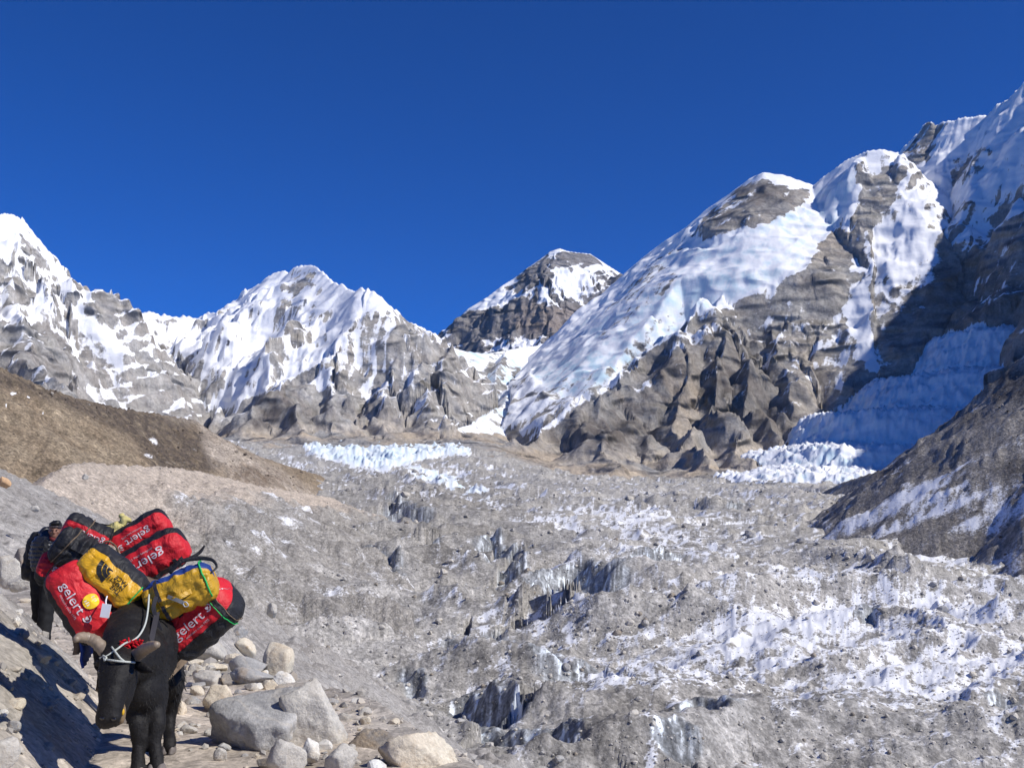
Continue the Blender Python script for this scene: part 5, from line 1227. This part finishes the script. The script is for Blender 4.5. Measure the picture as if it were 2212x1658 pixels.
class Bag:
    """a stuffed duffel; local x runs along the lettering, y is up on the lettering, z points out of the lettered side"""
    def __init__(s, name, u, v, y, ang, L, ry, rz, label, seed, panels, yaw=0.0, pitch=0.0, wrinkle=1.0, square=2.6, group=None, taper=0.0):
        s.L, s.ry, s.rz, s.sq, s.seed, s.wr, s.tp = L, ry, rz, square, seed, wrinkle, taper
        c = W(u, v, y)
        a = math.radians(ang)
        view = (Vector((0, 0, EYE)) - c).normalized()                    # towards whoever looks from the trail
        rt = Vector((0, 0, 1)).cross(view).normalized(); upv = view.cross(rt)
        X = rt * math.cos(a) + upv * math.sin(a); Yv = -rt * math.sin(a) + upv * math.cos(a)
        R = Matrix((X, Yv, view)).transposed().to_4x4()
        R = R @ Matrix.Rotation(yaw, 4, 'Y') @ Matrix.Rotation(pitch, 4, 'X')
        s.o = bpy.data.objects.new(name, None); COL.objects.link(s.o)
        s.o.matrix_world = Matrix.Translation(c) @ R
        tag(s.o, label, 'bag', group)
        nx, nt_ = 56, 72; V = []
        tx = np.linspace(-1, 1, nx); th = np.linspace(0, 2 * np.pi, nt_, endpoint=False)
        XX, TT = np.meshgrid(np.sign(tx) * np.abs(tx) ** .8, th, indexing='ij')
        P = s.surf(XX * L / 2, TT).reshape(-1, 3)
        ends = np.array([[-L / 2, 0, 0], [L / 2, 0, 0]]); P = np.concatenate([P, ends])
        F = []; MI = []
        mats = [p for p in panels['mats']]
        for i in range(nx - 1):
            for j in range(nt_):
                F.append((i * nt_ + j, (i + 1) * nt_ + j, (i + 1) * nt_ + (j + 1) % nt_, i * nt_ + (j + 1) % nt_)); MI.append(panels['fn']((XX[i, j] + XX[i + 1, j]) / 2, math.degrees(TT[i, j]) + 2.5))
        k0, k1 = nx * nt_, nx * nt_ + 1
        for j in range(nt_):
            F.append((k0, j, (j + 1) % nt_)); MI.append(panels['fn'](-1, math.degrees(th[j]))); F.append((k1, (nx - 1) * nt_ + (j + 1) % nt_, (nx - 1) * nt_ + j)); MI.append(panels['fn'](1, math.degrees(th[j])))
        me = bpy.data.meshes.new('shell'); me.from_pydata(P.tolist(), [], F); me.update()
        for m_ in mats: me.materials.append(m_)
        me.polygons.foreach_set('material_index', np.array(MI, np.int32)); me.polygons.foreach_set('use_smooth', np.ones(len(me.polygons), bool))
        me.update(); link('shell', me, None, s.o)
    def surf(s, x, th, off=0.0):
        """point on the bag; th 0 = lettered side (+z), 90 = +y"""
        x = np.asarray(x, float); th = np.asarray(th, float)
        q = np.clip(np.abs(2 * x / s.L), 0, 1)
        prof = (1 - q ** 5) ** .38; prof = .30 + .70 * prof
        prof = np.where(q > .995, .30 + 0 * q, prof) * (1 - s.tp * x / s.L)
        c, si = np.cos(th), np.sin(th); n = s.sq
        r = (np.abs(c) ** n + np.abs(si) ** n) ** (-1 / n)
        wx = x / s.L * 6 + s.seed * 3.1; ang = th
        w = perlin(wx * 1.3 + 7, np.cos(ang) * 1.6 + 11 + s.seed, 701) * .075 + (1 - 2 * np.abs(perlin(wx * .5 + np.cos(ang) * .8, np.sin(ang) * 2.2 + 5 + s.seed, 703))) * .055
        w += (1 - 2 * np.abs(perlin(np.cos(ang) * 5 + s.seed, np.sin(ang) * 5 + x * 2, 709))) * .07 * q ** 3 + perlin(wx * 3.1, np.sin(ang) * 4 + np.cos(ang) * 3, 705) * .018
        r = r * prof * (1 + w * s.wr)
        return np.stack([x * (1 - .04 * (1 - q)), si * s.ry * r + off * si, c * s.rz * r + off * c], -1)
    def decal(s, name, V2, F, mat, off=.004):
        """flat print laid on the cloth; V2 in metres, x along, y up"""
        yy = V2[:, 1]; th = np.arcsin(np.clip(yy / (s.ry * 1.18), -1, 1))
        me = bpy.data.meshes.new(name); me.from_pydata(s.surf(V2[:, 0], th, off).tolist(), [], F); me.update()
        return link(name, me, mat, s.o)
    def text(s, body, x, y, size, mat, name='lettering', spacing=1.0, sx=1.0, off=.004, bold=0.0):
        cu = bpy.data.curves.new('t', 'FONT'); cu.body = body; cu.size = size; cu.space_character = spacing; cu.resolution_u = 3; cu.offset = bold; cu.align_x = 'LEFT'
        t = bpy.data.objects.new('t', cu); COL.objects.link(t)
        me = bpy.data.meshes.new_from_object(t.evaluated_get(bpy.context.evaluated_depsgraph_get()))
        bm = bmesh.new(); bm.from_mesh(me); bmesh.ops.triangulate(bm, faces=bm.faces[:])
        for _ in range(2):
            es = [e for e in bm.edges if e.calc_length() > size * .3]
            if es: bmesh.ops.subdivide_edges(bm, edges=es, cuts=1); bmesh.ops.triangulate(bm, faces=bm.faces[:])
        V2 = np.array([v.co[:2] for v in bm.verts]); bm.verts.index_update(); F = [[v.index for v in f.verts] for f in bm.faces]; bm.free()
        bpy.data.objects.remove(t); bpy.data.curves.remove(cu); bpy.data.meshes.remove(me)
        V2 = V2 * np.array((sx, 1.0)) + np.array((x, y))
        s.last = s.decal(name, V2, F, mat, off); return V2[:, 0].max()
    def swirl(s, x, y, r, mat):
        """the round emblem: a crescent and a shield"""
        V = []; F = []
        n = 16
        for i in range(n):
            a = math.radians(-130 + 235 * i / (n - 1)); V += [(x + r * math.cos(a), y + r * math.sin(a)), (x + r * .68 * math.cos(a) + r * .05, y + r * .68 * math.sin(a))]
        F += [(2 * i, 2 * i + 1, 2 * i + 3, 2 * i + 2) for i in range(n - 1)]
        k = len(V); V += [(x - .42 * r, y + .30 * r), (x + .42 * r, y + .30 * r), (x + .36 * r, y - .15 * r), (x, y - .55 * r), (x - .36 * r, y - .15 * r)]; F.append((k, k + 4, k + 3, k + 2, k + 1))
        s.decal('emblem', np.array(V), F, mat).parent = s.last
    def band(s, name, x0, th0, th1, width, mat, off=.006, thick=.004, parent=None):
        """webbing round the girth at x0"""
        th = np.radians(np.linspace(th0, th1, 40)); V = []; F = []
        for o_ in (off, off + thick):
            for dx in (-width / 2, width / 2): V.append(s.surf(np.full(40, x0 + dx), th, o_))
        V = np.concatenate(V); q = lambda k, i: k * 40 + i
        for i in range(39): F += [(q(2, i), q(3, i), q(3, i + 1), q(2, i + 1)), (q(0, i), q(2, i), q(2, i + 1), q(0, i + 1)), (q(1, i), q(1, i + 1), q(3, i + 1), q(3, i))]
        me = bpy.data.meshes.new(name); me.from_pydata(V.tolist(), [], F); me.update(); return link(name, me, mat, s.o)
    def strip(s, name, x0, x1, th, width, mat, lift=0.0, off=.006, thick=.005):
        """webbing or a carrying handle along the bag"""
        n = 30; xs = np.linspace(x0, x1, n); t0 = math.radians(th); lf = lift * np.sin(np.linspace(0, math.pi, n)); dth = width / (s.ry + s.rz)
        V = [];
        for o_ in (0, thick):
            for d in (-dth, dth): V.append(s.surf(xs, np.full(n, t0 + d), 0.0) + np.stack([xs * 0, (off + o_ + lf) * math.sin(t0), (off + o_ + lf) * math.cos(t0)], -1))
        V = np.concatenate(V); q = lambda k, i: k * n + i; F = []
        for i in range(n - 1): F += [(q(2, i), q(2, i + 1), q(3, i + 1), q(3, i)), (q(0, i), q(0, i + 1), q(2, i + 1), q(2, i)), (q(1, i), q(3, i), q(3, i + 1), q(1, i + 1)), (q(0, i), q(1, i), q(1, i + 1), q(0, i + 1))]
        me = bpy.data.meshes.new(name); me.from_pydata(V.tolist(), [], F); me.update(); return link(name, me, mat, s.o)
    def cord(s, pts, rad, mat, name='cord'):
        """cord over the bag: (x, degrees) pairs"""
        P = []
        for (x0, t0), (x1, t1) in zip(pts[:-1], pts[1:]):
            for k in range(8): P.append(s.surf(x0 + (x1 - x0) * k / 8, math.radians(t0 + (t1 - t0) * k / 8), rad + .003))
        return tube(name, P, rad, mat, s.o, seg=6, n=1)
    def gelert(s, x, y, size, tagline=True, dim=False):
        m_ = C_GRY if dim else C_WHT
        xe = s.text('gelert', x, y, size, m_, spacing=1.0, sx=1.05)
        s.swirl(xe + size * .50, y + size * .42, size * .30, m_)
        if tagline: s.text('outdoors since 1975', x + size * .55, y - size * .36, size * .22, C_GRY, name='small_lettering', sx=1.1, off=.0035)
def gel(x, t):
    t = (t + 180) % 360 - 180
    return 1 if (t < -38 or t > 150) else 0
PAN = dict(mats=[C_RED, C_BLK], fn=gel)
def pan(c, lo, hi, mats, ends=None): return dict(mats=mats, fn=lambda x, t: (1 if ((t + 180) % 360 - 180 < lo or (t + 180) % 360 - 180 > hi or (ends and abs(x) > ends)) else 0))

# --- load of the black yak
b1 = Bag('duffel_bag', 432, 1336, 7.86, 41, .60, .185, .185, 'red and black duffel bag hanging low on the outer side of the black yak', 1, pan(0, -30, 150, [C_RED, C_BLK]), yaw=-.35, pitch=-.12)
b1.gelert(-.15, -.04, .105)
b1.strip('handle', -.16, .16, 62, .036, C_BLK, .03); b1.band('strap', -.02, 20, 150, .036, C_BLK); b1.strip('piping', -.29, .29, -31, .008, C_BLK)
b1.cord([(.17, 140), (.19, 60), (.20, 0), (.20, -60), (.16, -120)], .004, C_GRN); b1.cord([(.235, 140), (.235, 40), (.24, -20), (.22, -80), (.2, -130)], .004, C_LEA if 'C_LEA' in globals() else M_LEATHER)
b1.band('zip_flap', .225, -30, 140, .03, C_BLK); b1.text('gelert', .215, .075, .045, C_WHT, name='end_lettering')
ball('reflector', (-.045, .105, .172), (.012, .028, .006), C_ORG, b1.o, (0, 0, 0))
b2 = Bag('duffel_bag', 392, 1278, 7.66, 24, .49, .132, .135, 'yellow tarpaulin duffel bag with blue top above the low hanging red bag', 2, dict(mats=[C_OCH, C_BLU], fn=lambda x, t: 1 if 52 < ((t + 180) % 360 - 180) < 120 else 0), yaw=-.25, wrinkle=1.5)
b2.strip('handle', -.13, .10, -8, .034, C_OCH, .04); b2.band('strap', -.12, -70, 60, .026, M_STRAP); b2.cord([(.19, 110), (.20, 50), (.21, 0), (.2, -60)], .006, C_GRN)
ribbon('loose_strap', [(-.12, .04, .165), (-.16, -.02, .185), (-.17, -.10, .19), (-.175, -.18, .18)], .026, .004, M_STRAP, b2.o, normal=(0, 0, 1)); ribbon('buckle_strap', [(-.05, .01, .175), (.0, -.035, .19), (.035, -.075, .185)], .024, .004, simple_mat('grey_webbing', (.20, .20, .20), .7), b2.o, normal=(0, 0, 1))
tube('buckle', [(.03, -.07, .188), (.05, -.072, .19), (.055, -.10, .188), (.03, -.098, .186), (.028, -.072, .188)], .004, simple_mat('steel', (.45, .45, .45), .3, .6), b2.o, n=4)
tube('shoulder_strap', [(-.02, .15, .02), (.08, .19, .02), (.18, .17, .0), (.27, .12, .0), (.29, .06, .03), (.25, .04, .07)], [.012, .014, .016, .012, .008, .006], C_BLK, b2.o, flat=.45)
b3 = Bag('duffel_bag', 243, 1250, 7.72, 138, .50, .150, .150, 'bright yellow duffel bag with black logo beside the black yak hump', 3, dict(mats=[C_YEL, C_BLK], fn=lambda x, t: 1 if (((t + 180) % 360 - 180) > 46 or ((t + 180) % 360 - 180) < -30) else 0), yaw=.15, wrinkle=1.2)
for i, (w_, yy_) in enumerate((('THE', .030), ('NORTH', -.008), ('FACE', -.046))): b3.text(w_, -.13, yy_, .044, C_INK, spacing=1.0, bold=.0006)
for r0, r1 in ((.118, .086), (.078, .052), (.044, .0)):          # the quarter-round emblem
    V2 = []; n = 12
    for i in range(n + 1):
        a = math.pi / 2 * i / n; V2 += [(.012 + .0 + (r0) * math.sin(a) * .95, -.050 + r0 * math.cos(a)), (.012 + r1 * math.sin(a) * .95, -.050 + r1 * math.cos(a))]
    b3.decal('emblem', np.array(V2), [(2 * i, 2 * i + 2, 2 * i + 3, 2 * i + 1) for i in range(n)], C_INK)
b3.strip('strap', -.2, .2, 62, .03, C_BLK, .012); b3.cord([(-.21, 80), (-.215, 20), (-.21, -40)], .005, C_GRN)
b4 = Bag('duffel_bag', 178, 1300, 7.68, -57, .56, .165, .165, 'red and black duffel bag with round yellow sticker on the bank side', 4, pan(0, -42, 75, [C_RED, C_BLK]), yaw=-.1, pitch=.15)
b4.gelert(-.165, -.045, .10); b4.strip('strap', -.22, .2, 74, .03, C_BLK)
nn = 28; cs_ = [(.045 + .052 * math.cos(2 * math.pi * i / nn), .075 + .052 * math.sin(2 * math.pi * i / nn)) for i in range(nn)]
stk = b4.decal('sticker', np.array(cs_ + [(.045, .075)]), [(i, (i + 1) % nn, nn) for i in range(nn)], C_STK, .012)
for k in (-.02, -.003, .014): b4.decal('sticker_line', np.array([(.045 + k - .003, .04), (.045 + k + .003, .04), (.045 + k + .003, .108), (.045 + k - .003, .108)]), [(0, 1, 2, 3)], C_WHT, .016).parent = stk
pt = Z1(651, 690, 7.46); link('paper_tag', fast_mesh('paper_tag', np.array([(x * .030, z * .004, y * .045) for x in (-1, 1) for z in (-1, 1) for y in (-1, 1)]) @ np.array(Matrix.Rotation(.15, 3, 'Y')).T, np.array([(0, 1, 3, 2), (4, 6, 7, 5), (0, 4, 5, 1), (2, 3, 7, 6), (0, 2, 6, 4), (1, 5, 7, 3)]), smooth=False), C_TAG).location = pt
tg = [o for o in bpy.data.objects if o.name == 'paper_tag'][0]; tag(tg, 'white paper luggage tag dangling beside the yellow sticker', 'tag')
tube('tag_loop', [Z1(655, 660, 7.46) - pt, Z1(652, 630, 7.47) - pt, Z1(660, 600, 7.5) - pt], .005, C_TAG, tg)
# --- load of the yak behind
b5 = Bag('duffel_bag', 189, 1152, 9.35, 154, .41, .118, .13, 'red duffel bag with black top tied highest on the bank side', 5, pan(0, -22, 140, [C_RED, C_BLK]), wrinkle=1.4)
b5.gelert(-.15, -.01, .08, False); b5.cord([(.0, -110), (.0, -40), (.03, 20), (.05, 80), (.05, 130)], .006, M_LEATHER); b5.cord([(-.16, -120), (-.18, -40), (-.19, 30), (-.17, 110)], .006, C_BLK)
b6 = Bag('rucksack', 164, 1190, 9.22, 150, .38, .155, .16, 'plain black rucksack lashed under the red bag with black top', 6, dict(mats=[C_BLK], fn=lambda x, t: 0), wrinkle=2.0, square=2.1)
b6.cord([(.04, -130), (.06, -40), (.10, 30), (.14, 110)], .006, M_LEATHER); b6.strip('pocket_flap', -.12, .05, -10, .06, C_BLK, .01)
tube('hanging_cord', [(.06, .12, .16), (.08, .18, .14), (.09, .26, .11), (.07, .3, .1), (.05, .24, .13)], .006, C_BLK, b6.o)
b7 = Bag('duffel_bag', 136, 1236, 9.28, -17, .42, .135, .14, 'small red duffel bag peeping out under the black rucksack', 7, pan(0, -30, 150, [C_RED, C_BLK]), wrinkle=1.5)
b7.gelert(-.09, .0, .075, False)
b8 = Bag('duffel_bag', 300, 1157, 9.5, 213, .56, .135, .15, 'red duffel bag topmost on the valley side of the rear load', 8, pan(0, -46, 150, [C_RED, C_BLK]), yaw=.2)
b8.gelert(-.14, -.03, .095); b8.strip('handle', -.2, .2, 58, .036, C_BLK, .02)
b9 = Bag('duffel_bag', 326, 1208, 9.25, 211, .64, .165, .17, 'red duffel bag below the topmost red one on the valley side', 9, pan(0, -44, 158, [C_RED, C_BLK]), yaw=.25)
b9.gelert(-.17, -.045, .12); b9.strip('handle', -.26, .22, 46, .05, C_BLK, .02); b9.band('strap', -.2, 30, 140, .03, C_BLK)
tube('loose_strap', [(-.26, .12, .05), (-.30, .15, .06), (-.38, .15, .04), (-.44, .12, .02)], [.01, .014, .014, .008], C_BLK, b9.o, flat=.4)
# a knotted cloth bundle on top
kb = bpy.data.objects.new('cloth_bundle', None); COL.objects.link(kb); kb.location = Z1(695, 200, 9.5)
tag(kb, 'pale yellow knotted cloth bundle between the two upper red bags', 'bundle')
def kd(co, no): return co + no * ((1 - 2 * np.abs(noise3(co, 14, 77))) * .010)[:, None]
fuse('bundle', chain([(Vector((-.04, 0, -.04)), (.085, .08, .08)), (Vector((.05, 0, .02)), (.07, .07, .06))]), .012, 2, C_PALE, kb, disp=kd)
fuse('knot', chain([(Vector((.09, -.01, .06)), .028), (Vector((.10, -.01, .10)), .032), (Vector((.13, 0, .09)), .022)]) + chain([(Vector((.10, 0, .10)), .02), (Vector((.07, 0, .13)), .018)]), .008, 1, C_PALE, kb, disp=kd)
tube('tie_cord', [(-.22, .05, .07), (-.10, -.02, .06), (.0, -.03, .05), (.07, -.02, .06), (.09, 0, .075)], .006, C_BLK, kb)
# ================================================================ the person walking behind the yaks
M_JKT = cloth_mat('black_down_jacket', (.020, .021, .026), .35, .5); M_TRS = simple_mat('black_trousers', (.012, .012, .013), .8, .2, 20, .3); M_SKIN = simple_mat('skin', (.20, .095, .06), .5, .4, 30, .12); M_HAIR = simple_mat('black_hair', (.010, .009, .009), .5, .4)
M_BAND = simple_mat('grey_headband', (.10, .085, .09), .8, .2, 40, .5); M_PACK = cloth_mat('black_pack', (.014, .014, .015), .6); M_SCARF = simple_mat('dark_red_scarf', (.14, .02, .02), .85); M_BOOT = simple_mat('boot', (.05, .04, .035), .7)
def Z3(x, y, d): return W((80 + x / 4.145) * .58195, (1900 + y / 4.145) * .58195, d)
PD = 14.8
per = bpy.data.objects.new('person', None); COL.objects.link(per)
pf = Vector(Z3(330, 900, PD)); PB = Vector((pf.x, PD, trail_z(pf.x, PD))); per.location = PB
tag(per, 'person in black down jacket and grey headband walking behind the loaded yaks', 'person')
sc_ = 1.0
hd = Z3(515, 280, PD - .06)                 # middle of the head
neck = Z3(470, 395, PD); chest = Z3(400, 520, PD); waist = Z3(370, 800, PD); hip = Z3(350, 950, PD + .02)
foot1 = Vector((Z3(250, 900, PD).x, PD + .28, 0)); foot2 = Vector((Z3(455, 900, PD).x, PD - .12, 0))
for f in (foot1, foot2): f.z = trail_z(f.x, f.y) + .06
knee1 = Vector((Z3(265, 1300, PD).x, PD + .10, PB.z + .45)); knee2 = Vector((Z3(445, 1300, PD).x, PD - .14, PB.z + .46))
body = chain([(hip, (.165, .125, .13)), (waist, (.16, .12, .14)), (chest, (.19, .13, .16)), (Z3(435, 440, PD), (.16, .11, .09)), (neck, (.06, .06, .06)), (hd + Vector((0, .01, -.10)), (.055, .06, .05))])
body += chain([(hip + Vector((-.075, 0, -.04)), (.10, .11, .11)), (knee1, (.068, .075, .08)), (foot1 + Vector((0, .02, .06)), (.045, .05, .05))]) + chain([(hip + Vector((.075, 0, -.04)), (.10, .11, .11)), (knee2, (.068, .075, .08)), (foot2 + Vector((0, .02, .06)), (.045, .05, .05))])
# head: skull, jaw, cheek bones, nose, brow
hv = Vector((.26, -.96, 0)).normalized(); hs = Vector((hv.y, -hv.x, 0)) * -1
def H(s, f, z): return hd + hs * s + hv * f + Vector((0, 0, z))
skull = chain([(H(0, -.02, .04), (.075, .085, .075)), (H(0, .0, -.03), (.066, .075, .07)), (H(0, .035, -.085), (.040, .042, .028))])
skull += [(np.array(H(sg * .042, .052, -.022)), np.array((.022, .018, .018))) for sg in (-1, 1)]
skull += chain([(H(0, .082, .005), .010), (H(0, .100, -.030), .015)]) + [(np.array(H(sg * .012, .092, -.034)), np.array((.010, .010, .009))) for sg in (-1, 1)]
skull += chain([(H(-.03, .070, .018), .012), (H(.03, .070, .018), .012)]) + chain([(H(-.018, .076, -.066), .009), (H(.018, .076, -.066), .009)]) + chain([(H(-.014, .076, -.077), .009), (H(.014, .076, -.077), .009)])
skull += [(np.array(H(sg * .074, -.005, -.015)), np.array((.012, .018, .028))) for sg in (-1, 1)]
fuse('body', body + skull, .011, 2, M_SKIN, per, PB)
for sg in (-1, 1): ball('eye', H(sg * .030, .072, .002), (.011, .008, .006), M_EYE, per, PB)
fuse('hair', [(np.array(H(0, -.030, .062)), np.array((.082, .088, .072))), (np.array(H(0, -.055, .0)), np.array((.075, .06, .07))), (np.array(H(0, .045, .095)), np.array((.06, .04, .030))), (np.array(H(.03, .03, .105)), np.array((.04, .045, .03)))], .010, 1, M_HAIR, per, PB, disp=lambda c, n_: c + n_ * (noise3(c, 40, 31) * .008)[:, None])
bp_ = [H(math.sin(a) * .082, math.cos(a) * .090 - .012, .045 + .004 * math.cos(a)) for a in np.linspace(0, 2 * math.pi, 25)]
tube('headband', bp_, .020, M_BAND, per, PB, seg=8, n=2, flat=.35, up=(0, 0, 1))
# quilted jacket: stacked baffles
def quilt(co, no, n=.055, amp=.013): return co + no * (amp * np.abs(np.sin(co[:, 2] / n * math.pi)) - amp * .5 + noise3(co, 22, 51) * .006)[:, None]
jk = chain([(Z3(365, 835, PD), (.188, .15, .10)), (waist, (.195, .155, .14)), (chest, (.215, .16, .17)), (Z3(425, 450, PD), (.185, .135, .09)), (Z3(450, 410, PD), (.10, .09, .06))])
shR = Z3(265, 470, PD); elR = Z3(200, 680, PD + .02); haR = Z3(315, 850, PD - .14)
shL = Z3(520, 470, PD - .03); elL = Z3(560, 680, PD - .02); haL = Z3(480, 850, PD - .16)
jk += chain([(shR, .085), (elR, .075), (Z3(270, 800, PD - .08), .062), (haR, .050)]) + chain([(shL, .085), (elL, .072), (Z3(530, 790, PD - .1), .06), (haL, .050)])
fuse('jacket', jk, .012, 2, M_JKT, per, PB, disp=quilt)
fuse('hood', chain([(Z3(330, 330, PD + .07), .060), (Z3(370, 290, PD + .10), .062), (Z3(430, 330, PD + .13), .06), (Z3(420, 400, PD + .09), .06)]) + chain([(Z3(350, 350, PD + .02), .05), (Z3(400, 410, PD - .06), .042)]), .011, 2, M_JKT, per, PB)
tr = chain([(hip + Vector((0, 0, .03)), (.175, .135, .12))] + [(hip, (.175, .135, .13))]) + chain([(hip + Vector((-.075, 0, -.04)), (.112, .12, .12)), (knee1, (.088, .095, .10)), (foot1 + Vector((0, .02, .10)), (.075, .08, .06))]) + chain([(hip + Vector((.075, 0, -.04)), (.112, .12, .12)), (knee2, (.088, .095, .10)), (foot2 + Vector((0, .02, .10)), (.075, .08, .06))])
fuse('trousers', tr, .013, 2, M_TRS, per, PB, disp=lambda c, n_: c + n_ * (noise3(c, 12, 41) * .012)[:, None])
for f in (foot1, foot2): fuse('boot', chain([(f + Vector((0, .05, -.01)), (.048, .06, .05)), (f + Vector((.02, -.10, -.02)), (.048, .07, .036))]), .011, 2, M_BOOT, per, PB)
# hands with fingers, half closed at the jacket hem
for hp, sg in ((haR, 1), (haL, -1)):
    fs = [(np.array(hp + Vector((0, -.02, -.03))), np.array((.036, .022, .042)))]
    for k in range(4): b_ = hp + Vector((-.026 + .0175 * k, -.03, -.06)); fs += chain([(b_, .0095), (b_ + Vector((.002 * sg, -.012, -.030 - .004 * (k in (1, 2)))), .009), (b_ + Vector((.004 * sg, .008, -.048 - .005 * (k in (1, 2)))), .0078)])
    t_ = hp + Vector((sg * .034, -.028, -.02)); fs += chain([(t_, .011), (t_ + Vector((sg * .010, -.012, -.028)), .0095), (t_ + Vector((sg * .002, -.018, -.046)), .0085)])
    fuse('hand', fs, .006, 1, M_SKIN, per, PB)
tube('scarf', [Z3(430, 375, PD - .07), Z3(465, 405, PD - .12), Z3(505, 420, PD - .11), Z3(530, 385, PD - .05)], [.022, .026, .024, .02], M_SCARF, per, PB)
ball('sleeve_badge', Z3(196, 643, PD - .068), (.018, .006, .009), simple_mat('orange_badge', (.75, .36, .05), .5), per, PB)
# ---- rucksack on the back
pk = bpy.data.objects.new('rucksack', None); COL.objects.link(pk); pk.location = Z3(215, 640, PD + .22)
tag(pk, 'slim black rucksack carried by the walking person', 'rucksack')
fuse('sack', chain([(Vector((.03, 0, .24)), (.11, .10, .07)), (Vector((.0, 0, .10)), (.13, .12, .12)), (Vector((-.03, 0, -.12)), (.13, .12, .12)), (Vector((-.05, 0, -.30)), (.12, .11, .06))]), .014, 2, M_PACK, pk, disp=lambda c, n_: c + n_ * (noise3(c, 14, 43) * .014)[:, None])
P0 = Vector(pk.location)
ribbon('shoulder_strap', [Z3(290, 400, PD + .1), Z3(345, 395, PD - .06), Z3(372, 480, PD - .19), Z3(370, 600, PD - .20), Z3(330, 700, PD - .17)], .045, .010, M_PACK, pk, P0, normal=(.2, -1, .2))
tube('hanging_strap', [Z3(120, 560, PD + .2), Z3(80, 575, PD + .2), Z3(60, 620, PD + .2), Z3(62, 690, PD + .2)], .008, M_PACK, pk, P0)
ribbon('hanging_strap', [Z3(70, 850, PD + .2), Z3(55, 920, PD + .2), Z3(42, 990, PD + .2)], .03, .006, M_PACK, pk, P0, normal=(0, -1, 0))
ball('side_pocket', Vector((-.12, -.02, -.2)), (.05, .07, .11), M_PACK, pk, (0, 0, 0))
# ================================================================ thin mountain air
hb_ = bpy.data.meshes.new('haze'); bm = bmesh.new(); bmesh.ops.create_cube(bm, size=1.0)
for v in bm.verts: v.co = Vector((v.co.x * 14000 + 800, v.co.y * 12000 + 5000, v.co.z * 2600 + 1180))
bm.to_mesh(hb_); bm.free()
hm = bpy.data.materials.new('thin_air'); hm.use_nodes = True; nt = hm.node_tree; nt.nodes.remove(nt.nodes['Principled BSDF'])
pv = nt.nodes.new('ShaderNodeVolumePrincipled'); pv.inputs['Color'].default_value = (.62, .80, 1.0, 1); pv.inputs['Density'].default_value = 6.5e-6; pv.inputs['Anisotropy'].default_value = 0.1
nt.links.new(pv.outputs['Volume'], nt.nodes['Material Output'].inputs['Volume'])
tag(link('haze', hb_, hm), 'thin blue mountain air over the whole valley', kind='stuff')
